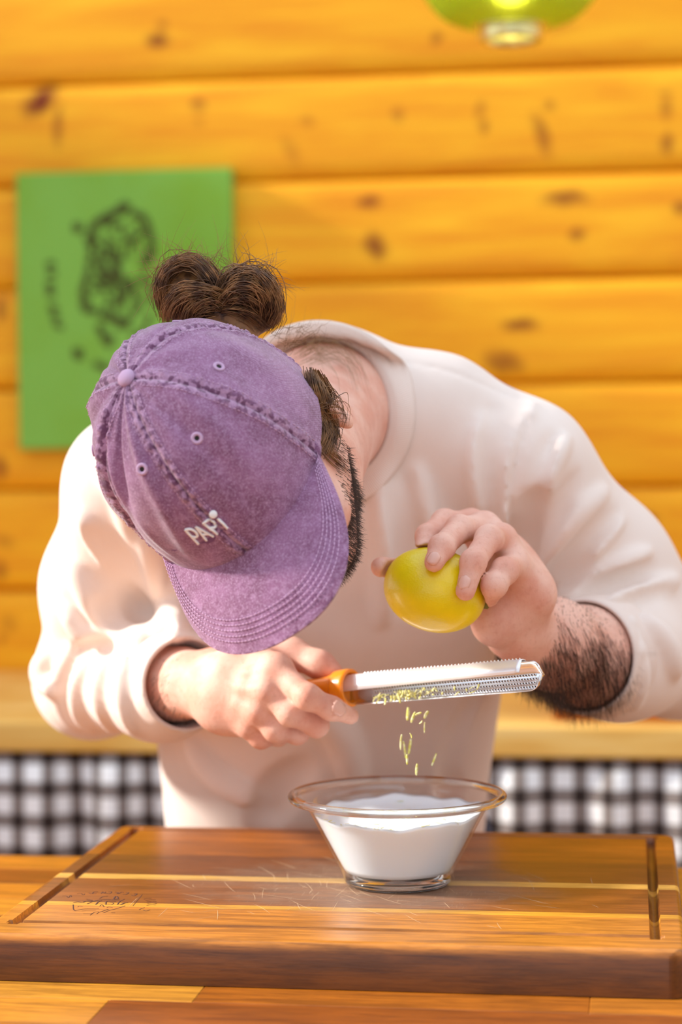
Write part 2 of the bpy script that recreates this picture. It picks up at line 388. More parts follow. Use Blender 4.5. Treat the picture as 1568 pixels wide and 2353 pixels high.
# ------------------------------------------------------------------ table (near counter)
TZ = .900
tb = empty('kitchen_island', (-.3, 1.4, 0))
ys = [1.866 - .0615 * i for i in range(16)]; rnd = random.Random(11)
tone = [srgb(198, 132, 38), srgb(184, 116, 30), srgb(158, 90, 20), srgb(174, 106, 30), srgb(200, 138, 46), srgb(136, 72, 16)]
cuts = {7: [-1.3, -.66, -.299, -.029, .36, .75], 8: [-1.3, -.80, -.357, .05, .42, .75]}
for r in range(15):
    y1, y0 = ys[r], ys[r + 1]
    cs = cuts.get(r)
    if cs is None:
        x = -1.3; cs = [x]
        while x < .75:
            x += rnd.uniform(.3, .5); cs.append(min(x, .75))
        if cs[-1] - cs[-2] < .08: cs.pop(-2)
    for i, (a, b) in enumerate(zip(cs[:-1], cs[1:])):
        o = box('stave', (a, y0, TZ - .036), (b, y1, TZ), M_TABLE, tb, .0006, 1)
        tc = tone[rnd.randrange(len(tone))]
        if r == 7: tc = [tone[0], tone[4], tone[2], tone[3], tone[1]][i]
        if r == 8: tc = [tone[1], tone[0], tone[5], tone[4], tone[2]][i]
        o.color = (*tc, 1)
ym = ys[-1]
box('apron', (-1.22, ym + .06, TZ - .13), (.67, ym + .085, TZ - .036), M_PINE3, tb)
box('apron', (-1.22, 1.80, TZ - .13), (.67, 1.825, TZ - .036), M_PINE3, tb)
for x in (-1.25, .63):
    for y in (ym + .05, 1.77): box('leg', (x, y, 0), (x + .07, y + .07, TZ - .036), M_PINE3, tb, .005)
box('lower_shelf', (-1.2, ym + .1, .25), (.66, 1.78, .28), M_PINE3, tb)
tag(tb, 'orange butcher block island counter under the cutting board', 'counter')

# ------------------------------------------------------------------ cutting board
BX0, BX1, BY0, BY1, BZ = -.4665, .0368, 1.415, 1.844, .934
GX0, GX1, GY0, GY1, GW, GD = -.4475, .0160, 1.4545, 1.8270, .0042, .0060
cb = empty('cutting_board', ((BX0 + BX1) / 2, (BY0 + BY1) / 2, TZ))
def lin(*segs):
    out = []
    for a, b, n in segs: out += list(np.linspace(a, b, n, endpoint=False))
    return out
def groove(x, y):
    inx = min(abs(x - GX0), abs(x - GX1)) if GY0 - GW <= y <= GY1 + GW else 9
    iny = min(abs(y - GY0), abs(y - GY1)) if GX0 - GW <= x <= GX1 + GW else 9
    d = min(inx, iny)
    return -GD * math.sqrt(max(0, 1 - (d / GW) ** 2)) if d < GW else 0.0
xs = lin((BX0, BX0 + .006, 6), (BX0 + .006, GX0 - GW, 4), (GX0 - GW, GX0 + GW, 13)) + lin((GX0 + GW, GX1 - GW, 60), (GX1 - GW, GX1 + GW, 13), (GX1 + GW, BX1 - .006, 5), (BX1 - .006, BX1, 6)) + [BX1]
bnd = [BY0, 1.5110, 1.5235, 1.6105, 1.6285, 1.7100, 1.7720, BY1]
cols = [srgb(188, 122, 46), srgb(214, 156, 54), srgb(132, 76, 28), srgb(216, 170, 86), srgb(114, 64, 26), srgb(150, 86, 24), srgb(164, 94, 24)]
RC, RE = .012, .0045
def edge_in(y):   # corner rounding in plan
    d = min(y - BY0, BY1 - y)
    return RC - math.sqrt(max(0, RC * RC - (RC - d) ** 2)) if d < RC else 0.0
for s in range(7):
    a, b = bnd[s], bnd[s + 1]
    if s == 0: yy = lin((BY0, BY0 + .006, 7), (BY0 + .006, GY0 - GW, 6), (GY0 - GW, GY0 + GW, 13), (GY0 + GW, b, 4)) + [b]
    elif s == 6: yy = lin((a, GY1 - GW, 4), (GY1 - GW, GY1 + GW, 13), (GY1 + GW, BY1 - .006, 4), (BY1 - .006, BY1, 7)) + [BY1]
    else: yy = list(np.linspace(a, b, 5))
    V = []; nx, ny = len(xs), len(yy)
    for x in xs:
        for y in yy:
            e = edge_in(y); f = (x - BX0) / (BX1 - BX0); X = BX0 + e + f * (BX1 - BX0 - 2 * e)
            de = min(x - BX0, BX1 - x, y - BY0, BY1 - y)
            z = BZ + groove(x, y)
            if de < RE: z -= RE - math.sqrt(max(0, RE * RE - (RE - de) ** 2))
            V.append((X, y, z))
    Q = grid_quads(nx, ny); n0 = len(V)
    loop = [i * ny for i in range(nx)] + [(nx - 1) * ny + j for j in range(1, ny)] + [i * ny + ny - 1 for i in range(nx - 2, -1, -1)] + [j for j in range(ny - 2, 0, -1)]
    for i in loop: V.append((V[i][0], V[i][1], TZ + .0005))
    L = len(loop)
    for i in range(L): Q.append((loop[i], n0 + i, n0 + (i + 1) % L, loop[(i + 1) % L]))
    Q.append(tuple(n0 + i for i in range(L)))
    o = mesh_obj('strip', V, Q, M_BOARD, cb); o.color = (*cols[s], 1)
    bmx = bmesh.new(); bmx.from_mesh(o.data); bmesh.ops.recalc_face_normals(bmx, faces=bmx.faces); bmx.to_mesh(o.data); bmx.free()
    o.data.set_sharp_from_angle(angle=math.radians(40))
# burnt emblem with a ring of lettering on the board
M_BURN = plain('burnt_mark', srgb(74, 38, 20), .85)
rnd = random.Random(5); paths = []; rad = []
def burn(pts, r=.45):
    paths.append(np.array([PZ(x, y, BZ + .0001) for x, y in pts])); rad.append(r * 1e-3)
def LB(x, y): return (120 + x / 5.6, 2000 + y / 5.6)
for pts, r in [([(270, 415), (330, 405), (390, 412), (440, 395), (530, 398), (600, 380), (700, 375), (800, 380), (870, 378)], .8), ([(440, 370), (520, 385), (450, 390)], .5),
               ([(610, 360), (660, 335), (720, 330)], .5), ([(790, 370), (820, 330), (850, 360), (800, 372)], .7), ([(270, 440), (275, 500), (300, 520)], .5), ([(290, 520), (380, 500), (470, 492), (600, 490)], .45),
               ([(560, 440), (600, 400), (640, 390)], .7), ([(690, 440), (700, 400), (760, 395), (820, 400)], .6), ([(840, 440), (870, 400), (930, 370)], .6), ([(880, 440), (930, 420), (975, 415)], 1.0),
               ([(700, 440), (760, 440), (790, 420), (740, 410)], .45), ([(630, 530), (690, 510), (720, 500)], .6), ([(660, 545), (720, 520), (830, 490), (940, 455)], .5), ([(760, 545), (810, 545)], .4),
               ([(490, 575), (540, 540), (600, 530)], .4), ([(400, 555), (480, 555), (520, 550)], .35), ([(330, 470), (350, 460), (390, 465)], .4), ([(570, 560), (600, 540), (625, 530)], .4),
               ([(610, 460), (640, 440), (670, 470)], .4), ([(450, 430), (500, 410), (520, 400)], .6), ([(700, 480), (730, 470), (780, 480)], .35), ([(380, 520), (450, 515), (560, 510)], .3),
               # lettering
               ([(130, 330), (180, 328), (210, 350), (235, 320), (250, 340)], .4), ([(320, 300), (370, 295), (400, 315), (420, 300)], .4), ([(470, 290), (510, 300), (540, 275), (590, 275)], .5), ([(520, 300), (570, 295)], .5),
               ([(630, 300), (650, 275), (670, 295), (690, 275)], .4), ([(690, 298), (740, 298), (765, 275), (720, 275)], .5), ([(810, 280), (850, 285), (830, 300)], .5), ([(850, 302), (890, 280), (920, 285)], .5),
               ([(910, 310), (950, 310), (985, 285), (945, 285)], .5), ([(1020, 320), (1060, 325), (1090, 300), (1050, 300)], .6), ([(1040, 455), (1160, 310)], .3),
               ([(1180, 370), (1220, 360), (1280, 358)], .45), ([(1200, 385), (1270, 378), (1330, 380)], .45), ([(1215, 405), (1290, 398), (1340, 402)], .45), ([(1225, 425), (1290, 420), (1345, 428)], .45), ([(1215, 450), (1280, 440), (1330, 445)], .45),
               ([(1120, 505), (1150, 490), (1190, 478)], .45), ([(1170, 510), (1210, 520), (1260, 505)], .45)]:
    pp = spline([(*LB(*q), 0) for q in pts], 4 * len(pts))[:, :2]; burn([tuple(q) for q in pp], r)
V, Q = tube_mesh(paths, rad, 4, 1.0); V[:, 2] = BZ + .00005 + (V[:, 2] - BZ - .0001) * .12
o = quads_obj('burnt_emblem', V, Q, M_BURN, cb); o['label'] = 'burnt round emblem with a ring of lettering'
# fine knife scratches
paths = []; rad = []
for i in range(150):
    x, y = rnd.gauss(-.21, .085), rnd.gauss(1.585, .07); a = rnd.choice([rnd.gauss(.5, .25), rnd.gauss(2.2, .3), rnd.gauss(1.5, .5)]); L = rnd.uniform(.01, .05)
    if not (-.43 < x < 0 and 1.47 < y < 1.80): continue
    c = rnd.uniform(-.15, .15); pts = [(x + L * s * math.cos(a + c * s), y + L * s * math.sin(a + c * s), BZ + .00006) for s in (-.5, -.25, 0, .25, .5)]
    if all(GX0 + .006 < q[0] < GX1 - .006 and GY0 + .006 < q[1] < GY1 - .006 for q in pts):
        paths.append(np.array(pts)); rad.append(np.array([.03, .12, .14, .12, .03]) * 1e-3)
V, Q = tube_mesh(paths, rad, 4, 1.0); V[:, 2] = BZ + .00004 + (V[:, 2] - BZ - .00006) * .25
o = quads_obj('knife_scratches', V, Q, plain('scratch', srgb(206, 176, 140), .8), cb); o['kind'] = 'stuff'
tag(cb, 'thick striped acacia cutting board with juice groove under the glass bowl', 'cutting board')

# ------------------------------------------------------------------ glass bowl and yogurt
BC = (-.184, 1.614, BZ + .0006)
t = NT('clear_glass'); t.set(Base_Color=(.96, .99, .98, 1), Roughness=0.0, IOR=1.47); t.b.inputs['Transmission Weight'].default_value = 1.0; M_GLASS = t.m
t = NT('thin_clear_glass')     # thin wall: clear with a fresnel sheen
lw = t.n('ShaderNodeLayerWeight', {'Blend': .5}); tr = t.n('ShaderNodeBsdfTransparent', {'Color': (.995, .998, .997, 1)}); gl = t.n('ShaderNodeBsdfGlossy', {'Roughness': .02, 'Color': (1, 1, 1, 1)})
mx = t.n('ShaderNodeMixShader'); t.l(t.math('ADD', .03, t.math('MULTIPLY', t.math('POWER', lw.outputs['Facing'], 4.0), .75)), mx.inputs[0]); t.l(tr.outputs[0], mx.inputs[1]); t.l(gl.outputs[0], mx.inputs[2]); t.l(mx.outputs[0], t.out.inputs[0]); M_THIN = t.m
bowl = empty('glass_bowl', BC)
out = [(.0405, 0.0), (.0425, .003), (.0440, .008), (.0530, .026), (.0628, .045), (.0690, .0565), (.0722, .0615), (.0762, .0650), (.0800, .0672)]
inn = [(.0800, .0688), (.0752, .0670), (.0705, .0630), (.0668, .0570), (.0605, .0450), (.0508, .0265), (.0420, .0105), (.0380, .0070), (.0005, .0060)]
lathe('bowl_wall', spline([(r, 0, z) for r, z in out], 40)[:, [0, 2]].tolist() + spline([(r, 0, z) for r, z in inn], 40)[:, [0, 2]].tolist(), M_THIN, bowl, 128, BC)
lathe('rim', [(.0828 + .0040 * math.cos(a), .0690 + .0034 * math.sin(a)) for a in np.linspace(0, 2 * PI, 20, endpoint=False)], M_GLASS, bowl, 160, BC, True)
lathe('base', [(.0005, 0.0), (.0390, 0.0), (.0408, .001), (.0422, .003), (.0418, .0052), (.0005, .0054)], M_GLASS, bowl, 96, BC)
tag(bowl, 'clear glass mixing bowl of white yogurt on the cutting board', 'bowl')
t = NT('yogurt'); t.set(Base_Color=(.84, .92, 1.0, 1), Roughness=.28); t.b.inputs['Subsurface Weight'].default_value = .25; t.b.inputs['Subsurface Radius'].default_value = (.01, .01, .012); t.b.inputs['Subsurface Scale'].default_value = .3
M_YOG = t.m
def wall_r(z): return float(np.interp(z, [.0105, .0265, .045, .057, .063, .067], [.0420, .0508, .0605, .0668, .0705, .0752])) - .0004
V = []; nth = 160; prof_n = 0
rnd = random.Random(9); ph = [rnd.uniform(0, 6.28) for _ in range(8)]
for i in range(nth):
    a = 2 * PI * i / nth
    # the smeared upper edge stands higher at the back and left, lower at the front
    top = .0570 + .0018 * math.sin(a + .35) + .0008 * math.sin(3 * a + ph[0]) + .0010 * math.sin(7 * a + ph[1]) + .0006 * math.sin(15 * a + ph[2]) + .0045 * math.exp(-((a - PI * .98) / .18) ** 2) + .004 * math.exp(-((a - .35) / .2) ** 2)
    pf = [(.0005, .0066)]
    for s in np.linspace(0, 1, 14): z = .0108 + (top - .0108) * s; pf.append((wall_r(z), z))
    rt = wall_r(top)
    for s in np.linspace(.04, 1, 22):
        r = rt * (1 - s); sw = math.sin(a * 2 + s * 9) * .0007 * min(1, (1 - s) * 3)
        z = top - .0085 * (1 - math.exp(-s * 6)) * (1 - .4 * s) + sw * min(1, s * 5) - (top - .0570) * min(1, s * 2.5)
        pf.append((max(r, .0003), z))
    prof_n = len(pf)
    for r, z in pf: V.append((BC[0] + r * math.cos(a), BC[1] + r * math.sin(a), BC[2] + z))
o = mesh_obj('yogurt', V, grid_quads(nth, prof_n, True), M_YOG)
bmx = bmesh.new(); bmx.from_mesh(o.data); bmesh.ops.recalc_face_normals(bmx, faces=bmx.faces); bmx.to_mesh(o.data); bmx.free()
tag(o, 'thick white yogurt filling the glass bowl', 'yogurt'); yog = o

# ------------------------------------------------------------------ lime zest: falling flakes, flakes on the yogurt
t = NT('citrus_zest'); t.set(Base_Color=t.mix(t.mapr(t.noise(t.coord(), 400, 2), .4, .6), srgb(214, 206, 96), srgb(242, 236, 180)), Roughness=.5); M_ZEST = t.m
def flake(name, c, L, w, ang, roll, curl, mat):
    n = 7; V = []; bx = np.array([math.cos(ang), 0, math.sin(ang)]); tmp = np.array([0, 1.0, 0]); by = np.cross(bx, tmp)
    sd = by * math.cos(roll) + tmp * math.sin(roll); nr = np.cross(bx, sd)
    for s in np.linspace(-.5, .5, n):
        m = np.asarray(c) + bx * L * s + nr * curl * (s * s - .1); h = w * .5 * (1 - 1.5 * s * s)
        jg = 1 + .18 * math.sin(s * 11 + L * 9e3)
        for q, e in ((-jg, 0), (0, .00022), (1.2 - .2 * jg, 0), (0, -.00022)): V.append(m + sd * h * q + nr * e)
    Q = [(i * 4 + k, i * 4 + (k + 1) % 4, (i + 1) * 4 + (k + 1) % 4, (i + 1) * 4 + k) for i in range(n - 1) for k in range(4)] + [(0, 3, 2, 1), tuple((n - 1) * 4 + k for k in range(4))]
    return mesh_obj(name, V, Q, mat)
rnd = random.Random(21)
for (x, y, L, w, a) in [(886, 1612, 18, 8, 1.4), (918, 1604, 26, 8, 1.8), (925, 1595, 20, 6, 1.2), (938, 1640, 34, 12, 1.5), (950, 1648, 30, 10, 1.2), (962, 1640, 18, 8, .4), (980, 1642, 22, 12, 1.1), (976, 1672, 28, 4, 1.55),
                        (922, 1705, 40, 8, 1.5), (930, 1722, 44, 9, 1.7), (942, 1715, 40, 10, 1.4), (936, 1745, 26, 8, 1.6), (958, 1768, 30, 9, 1.5), (998, 1745, 34, 7, 1.2), (968, 1660, 12, 6, .8), (945, 1690, 14, 6, 1.9)]:
    d = 1.625 + rnd.uniform(-.025, .025); m = d / FPX
    o = flake('zest_flake', P(x, y, d), L * m * .9, w * m * .7, a, rnd.uniform(-.6, .6), .003, M_ZEST)
    tag(o, 'pale green-yellow citrus zest flake falling between grater and bowl', 'zest', 'zest flakes falling from the grater')
bv = BVHTree.FromPolygons([v.co.copy() for v in yog.data.vertices], [tuple(p.vertices) for p in yog.data.polygons])
for i in range(44):
    a = rnd.uniform(0, 6.28) if i > 30 else rnd.gauss(-PI / 2, .55); r = .060 * math.sqrt(rnd.uniform(.1, 1)) if i > 30 else rnd.uniform(.0600, .0655)
    h = bv.ray_cast(Vector((BC[0] + r * math.cos(a), BC[1] + r * math.sin(a), BZ + .09)), Vector((0, 0, -1)))
    if h[0] is None: continue
    o = flake('zest_shaving', np.array(h[0]) + [0, 0, .0006], rnd.uniform(.004, .009), .0016, rnd.uniform(-.15, .15), 1.4 + rnd.uniform(-.2, .2), .0012, M_ZEST)
    ax = rnd.uniform(0, 3.14); c = np.array(h[0])
    for v in o.data.vertices:
        q = np.array(v.co) - c; v.co = Vector((c + [q[0] * math.cos(ax) - q[1] * math.sin(ax), q[0] * math.sin(ax) + q[1] * math.cos(ax), q[2] * .6 + .0004]).tolist())
    tag(o, 'yellow zest shaving lying on the white yogurt', 'zest', 'zest shavings on the yogurt')

# ------------------------------------------------------------------ rasp grater
GA, GB = P(800, 1571, 1.672), P(1238, 1533, 1.565)          # socket mouth, blade tip
gx = (GB - GA) / np.linalg.norm(GB - GA); LEN = np.linalg.norm(GB - GA)
gw = (CAM - GA) - gx * np.dot(CAM - GA, gx); gw /= np.linalg.norm(gw)   # across the blade, towards the cook's front side
gv = np.cross(gw, gx); gv = gv if gv[2] > 0 else -gv                     # up
def G(s, v, w): return GA + gx * s + gv * v + gw * w
M_STEEL = plain('brushed_steel', (.78, .78, .80), .16, 1.0)
M_TOOTH = plain('bright_steel_teeth', (.9, .9, .9), .12, 1.0)
t = NT('orange_plastic'); t.set(Base_Color=(*srgb(255, 146, 14), 1), Roughness=.28); t.b.inputs['Coat Weight'].default_value = .4; M_ORANGE = t.m
gr = empty('rasp_grater', GA.tolist())
def strip(name, prof_fn, n, mat, thick=.0007):
    V = []; m = None
    for i in range(n):
        pf = prof_fn(i / (n - 1)); m = len(pf)
        for q in pf: V.append(G(*q))
    o = mesh_obj(name, V, grid_quads(n, m), mat, gr); md = o.modifiers.new('thickness', 'SOLIDIFY'); md.thickness = thick; return o
def web(f):       # rasp plate seen from its hollow side, rounded at the free end
    s = -.012 + f * (LEN + .012); e = max(0, (s - (LEN - .010)) / .010); sh = math.sqrt(max(0.0, 1 - e * e)); c = -.006
    return [(s, c + (v - c) * max(sh, .02), w) for v, w in ((.0058, -.0050), (.0045, -.0066), (.000, -.0080), (-.006, -.0086), (-.012, -.0076), (-.0165, -.005), (-.0178, -.0015))]
strip('blade', web, 70, M_STEEL)
def flange(f):
    s = -.012 + f * (LEN - .014 + .012); h = .0118 - .0030 * f
    return [(s, .0058, -.0050), (s, .0066, -.002), (s, .0062, .0004), (s, .0058 - h * .5, .0030), (s, .0058 - h, .0056)]
strip('flange', flange, 40, plain('glare_white_steel', (.95, .95, .96), .34, .45))  # whitened and half metallic: window glare put into the flange colour
# raised teeth along the top fold and across the plate, pierced eyes on the hollow side
V = []; Q = []
def pyr(c, ax, sd, up, L, w, h):
    b = len(V)
    for q in (c - ax * L / 2 - sd * w / 2, c + ax * L / 2 - sd * w / 2, c + ax * L / 2 + sd * w / 2, c - ax * L / 2 + sd * w / 2, c + ax * L * .25 + up * h + sd * w * .25, c + ax * L * .25 + up * h - sd * w * .25): V.append(q)
    Q.extend([(b, b + 1, b + 5, b + 0), (b + 1, b + 2, b + 4, b + 5), (b + 2, b + 3, b + 4, b + 2), (b + 3, b, b + 5, b + 4), (b + 3, b + 2, b + 1, b)])
for i in range(46):
    s = .014 + i * (LEN - .034) / 45
    pyr(G(s, .0060, -.0050), gx, gw, gv, .0034, .003, .0022)
    if i % 2 == 0:
        f = .42; pyr(G(s, .0058 - .0105 * f, .0024), gx, gv, gw, .003, .0012, .0009)
QQ = [tuple(dict.fromkeys(q)) for q in Q]
o = mesh_obj('tooth_row', V, QQ, M_TOOTH, gr, False); o['kind'] = 'stuff'; o['label'] = 'sharp bright rasp teeth'
V = []; Q = []; H = []; HQ = []
for i in range(60):
    for j in range(4):
        s = .02 + (i + .5 * (j % 2)) * (LEN - .026) / 60; v = (-.0055, -.0085, -.0115, -.0145)[j]; w = (-.0080, -.0078, -.0070, -.0055)[j]
        b = len(V); hb = len(H); m = 8
        for k in range(m):
            a = 2 * PI * k / m
            for r, dw in ((.0012, .0004), (.00095, .0010), (.0006, .0004)): V.append(G(s + 1.25 * r * math.cos(a), v + r * math.sin(a), w + dw))
            H.append(G(s + .0008 * math.cos(a), v + .00055 * math.sin(a), w + .00045))
        for k in range(m):
            k2 = (k + 1) % m
            for q in (0, 1): Q.append((b + k * 3 + q, b + k2 * 3 + q, b + k2 * 3 + q + 1, b + k * 3 + q + 1))
        HQ.append(tuple(hb + k for k in range(m)))
o = mesh_obj('pierced_eyes', V, Q, M_TOOTH, gr); o['kind'] = 'stuff'; o['label'] = 'raised rims of the pierced rasp eyes'
o = mesh_obj('eye_openings', H, HQ, M_DARK, gr, False); o['kind'] = 'stuff'
# orange handle: collar ring with an open mouth, then a tapering grip
def HR(s, r, m=40, sq=1.0):
    return [GA + gx * s + gv * (-.0035 + r * math.sin(a) * sq) + gw * (r * math.cos(a)) for a in np.linspace(0, 2 * PI, m, endpoint=False)]
def sweep(name, rings, mat):
    m = 40; V = []
    for s, r, q in rings: V += HR(s, r, m, q)
    Q = [(i * m + k, i * m + (k + 1) % m, (i + 1) * m + (k + 1) % m, (i + 1) * m + k) for i in range(len(rings) - 1) for k in range(m)] + [tuple(range(m))[::-1], tuple((len(rings) - 1) * m + k for k in range(m))]
    o = mesh_obj(name, V, Q, mat, gr)
    bmx = bmesh.new(); bmx.from_mesh(o.data); bmesh.ops.recalc_face_normals(bmx, faces=bmx.faces); bmx.to_mesh(o.data); bmx.free(); return o
sweep('collar', [(-.010, .0148, 1), (-.007, .0152, 1), (.001, .0156, 1), (.0035, .0153, 1), (.0042, .0146, 1), (.0040, .0126, 1), (.002, .0120, 1), (-.004, .0118, 1), (-.006, .0004, 1)], M_ORANGE)
sweep('handle', [(-.0095, .0145, 1), (-.013, .0128, 1), (-.020, .0108, 1), (-.032, .0096, 1), (-.055, .0102, 1), (-.078, .0112, 1), (-.095, .0106, 1), (-.104, .0082, 1), (-.108, .0002, 1)], M_ORANGE)
tag(gr, 'steel rasp grater with a bright orange plastic handle in the cook\'s fist', 'grater')
# zest clinging under the blade
V = []; Q = []; paths = []; rad = []
for i in range(90):
    s = .028 + abs(rnd.gauss(.036, .026)); s = min(s, LEN * .7); v = rnd.uniform(-.0145, -.008); c = G(s, v, rnd.uniform(.0002, .0042)); L = rnd.uniform(.003, .0070)
    a = rnd.uniform(0, 6.28); dv = gx * math.cos(a) * .7 + gv * (-abs(math.sin(a)) * .5 - .15) + gw * rnd.uniform(.25, .7)
    cu = np.array([rnd.uniform(-1, 1) for _ in range(3)]) * .002
    paths.append(np.array([c + dv * L * q + cu * q * (1 - q) * 3 for q in (0, .25, .5, .75, 1)])); rad.append(np.array([.5, .8, .8, .7, .3]) * 1e-3)
V, Q = tube_mesh(paths, rad, 4, .4)
o = quads_obj('clinging_zest', V, Q, M_ZEST); tag(o, 'green-yellow zest clinging to the hollow underside of the grater blade', 'zest', kind='stuff')

# ------------------------------------------------------------------ lemon-lime fruit
LC = P(1000, 1356, 1.600); lr = 1.60 / FPX
t = NT('citrus_skin'); vc = t.coord(); vo = t.n('ShaderNodeTexVoronoi', {'Vector': vc, 'Scale': 620.0}); nz = t.noise(vc, 26, 3)
t.set(Base_Color=t.mix(t.mapr(nz, .35, .68), srgb(246, 218, 0), srgb(228, 206, 0)), Roughness=.36); t.b.inputs['Coat Weight'].default_value = .2
t.bump(vo.outputs[0], .25, .0006); M_LEMON = t.m
cx_, cy_ = np.array(CR[:, 0]), np.array(CR[:, 1]); cz_ = np.array(CR[:, 2])
lax = cx_ * math.cos(-.28) + cy_ * math.sin(-.28); lay = -cx_ * math.sin(-.28) + cy_ * math.cos(-.28)
prof = []
for a in np.linspace(0, PI, 40):
    X = -math.cos(a) * .0402; r = .0325 * math.sin(a) ** .94
    prof.append((X, max(r, .0002)))
V = [LC + lax * X + lay * (r * math.sin(b)) + cz_ * (r * math.cos(b)) for b in np.linspace(0, 2 * PI, 56, endpoint=False) for X, r in prof]
lem = mesh_obj('citrus_body', V, grid_quads(56, 40, True), M_LEMON)
bmx = bmesh.new(); bmx.from_mesh(lem.data); bmesh.ops.recalc_face_normals(bmx, faces=bmx.faces); bmx.to_mesh(lem.data); bmx.free()
le = empty('lemon', LC.tolist()); lem.parent = le; lem.location = (-LC).tolist(); lem.name = 'peel'
V = [LC + lax * (.0405 + h) + (lay * math.cos(b) + cz_ * math.sin(b)) * r for b in np.linspace(0, 2 * PI, 12, endpoint=False) for h, r in ((-.001, .0036), (.0028, .0030), (.0034, .0015), (.0030, .0002))]
mesh_obj('stem_end', V, grid_quads(12, 4, True), plain('stem', srgb(120, 110, 50), .8), le)
tag(le, 'greenish yellow lemon gripped in the cook\'s raised hand', 'lemon')
# ------------------------------------------------------------------ implicit-surface modelling of the cook
class Field:
    def __init__(s, lo, hi, h):
        s.lo = np.asarray(lo, float); s.h = h; s.n = np.ceil((np.asarray(hi) - s.lo) / h).astype(int) + 1
        s.a = np.full(s.n, .06, np.float32)
    def sub(s, lo, hi):
        i0 = np.clip(np.floor((np.asarray(lo) - s.lo) / s.h).astype(int), 0, s.n); i1 = np.clip(np.ceil((np.asarray(hi) - s.lo) / s.h).astype(int) + 1, 0, s.n)
        ax = [(s.lo[k] + s.h * np.arange(i0[k], i1[k])).astype(np.float32) for k in range(3)]
        return tuple(slice(i0[k], i1[k]) for k in range(3)), (ax[0][:, None, None], ax[1][None, :, None], ax[2][None, None, :])
    def blend(s, sl, d, k, op):
        a = s.a[sl]
        if a.size == 0: return
        if op == 'add': r = np.minimum(a, d) if k <= 0 else np.minimum(a, d) - np.maximum(k - np.abs(a - d), 0) ** 2 * np.float32(.25 / k)
        else:
            d = -d; r = np.maximum(a, d) if k <= 0 else np.maximum(a, d) + np.maximum(k - np.abs(a - d), 0) ** 2 * np.float32(.25 / k)
        s.a[sl] = r
    def cone(s, p, q, r0, r1, k=.01, op='add', flat=None):
        """tapered capsule; flat = (axis, factor): squashed along an axis"""
        p = np.asarray(p, float); q = np.asarray(q, float); R = max(r0, r1); pad = R * (1 if flat is None else max(1, 1 / min(1, flat[1]))) + k + .012
        sl, (X, Y, Z) = s.sub(np.minimum(p, q) - pad, np.maximum(p, q) + pad)
        ba = (q - p).astype(np.float32); L = float(ba @ ba) + 1e-12; p = p.astype(np.float32)
        dx, dy, dz = X - p[0], Y - p[1], Z - p[2]
        t = np.clip((dx * ba[0] + dy * ba[1] + dz * ba[2]) / np.float32(L), 0, 1)
        ex, ey, ez = dx - t * ba[0], dy - t * ba[1], dz - t * ba[2]
        if flat is not None:
            ax, f = np.asarray(flat[0], np.float32), np.float32(1 / flat[1] - 1); c = (ex * ax[0] + ey * ax[1] + ez * ax[2]) * f
            ex, ey, ez = ex + c * ax[0], ey + c * ax[1], ez + c * ax[2]
        d = np.sqrt(ex * ex + ey * ey + ez * ez) - (np.float32(r0) + t * np.float32(r1 - r0))
        s.blend(sl, d.astype(np.float32), k, op)
    def chain(s, pts, rs, k=.01, op='add', flat=None):
        for i in range(len(pts) - 1): s.cone(pts[i], pts[i + 1], rs[i], rs[i + 1], k, op, flat)
    def ell(s, c, r, axes=None, k=.01, op='add'):
        c = np.asarray(c, float); r = np.asarray(r, np.float32); pad = r.max() + k + .012
        sl, (X, Y, Z) = s.sub(c - pad, c + pad); A = np.eye(3) if axes is None else np.asarray(axes)
        d = [X - np.float32(c[0]), Y - np.float32(c[1]), Z - np.float32(c[2])]
        k0 = 0; k1 = 0
        for i in range(3):
            u = d[0] * np.float32(A[i, 0]) + d[1] * np.float32(A[i, 1]) + d[2] * np.float32(A[i, 2])
            k0 = k0 + (u / r[i]) ** 2; k1 = k1 + (u / (r[i] * r[i])) ** 2
        k0 = np.sqrt(k0); d = k0 * (k0 - 1) / (np.sqrt(k1) + 1e-6)
        s.blend(sl, np.maximum(d, -.2).astype(np.float32), k, op)
    def val(s, p):
        f = (np.asarray(p, float) - s.lo) / s.h; i = np.clip(np.floor(f).astype(int), 0, s.n - 2); f = f - i; out = 0
        for dx in (0, 1):
            for dy in (0, 1):
                for dz in (0, 1):
                    w = (f[..., 0] if dx else 1 - f[..., 0]) * (f[..., 1] if dy else 1 - f[..., 1]) * (f[..., 2] if dz else 1 - f[..., 2])
                    out = out + w * s.a[i[..., 0] + dx, i[..., 1] + dy, i[..., 2] + dz]
        return out
    def hit(s, o, d, t0, t1, n=900):
        """first surface crossing along a ray"""
        t = np.linspace(t0, t1, n); v = s.val(np.asarray(o)[None] + t[:, None] * np.asarray(d)[None]); w = np.nonzero(v < 0)[0]
        if len(w) == 0: return None
        i = w[0]
        if i > 0: tt = t[i - 1] + (t[i] - t[i - 1]) * v[i - 1] / (v[i - 1] - v[i] + 1e-9)
        else: tt = t[0]
        return np.asarray(o) + tt * np.asarray(d)
    def see(s, x, y, t0=1.3, t1=2.4):
        d = P(x, y, 1) - CAM; return s.hit(CAM, d, t0, t1)
    def grad(s, p):
        e = s.h * 1.2; g = np.array([s.val(np.asarray(p) + e * np.eye(3)[k]) - s.val(np.asarray(p) - e * np.eye(3)[k]) for k in range(3)]); return g / (np.linalg.norm(g) + 1e-9)
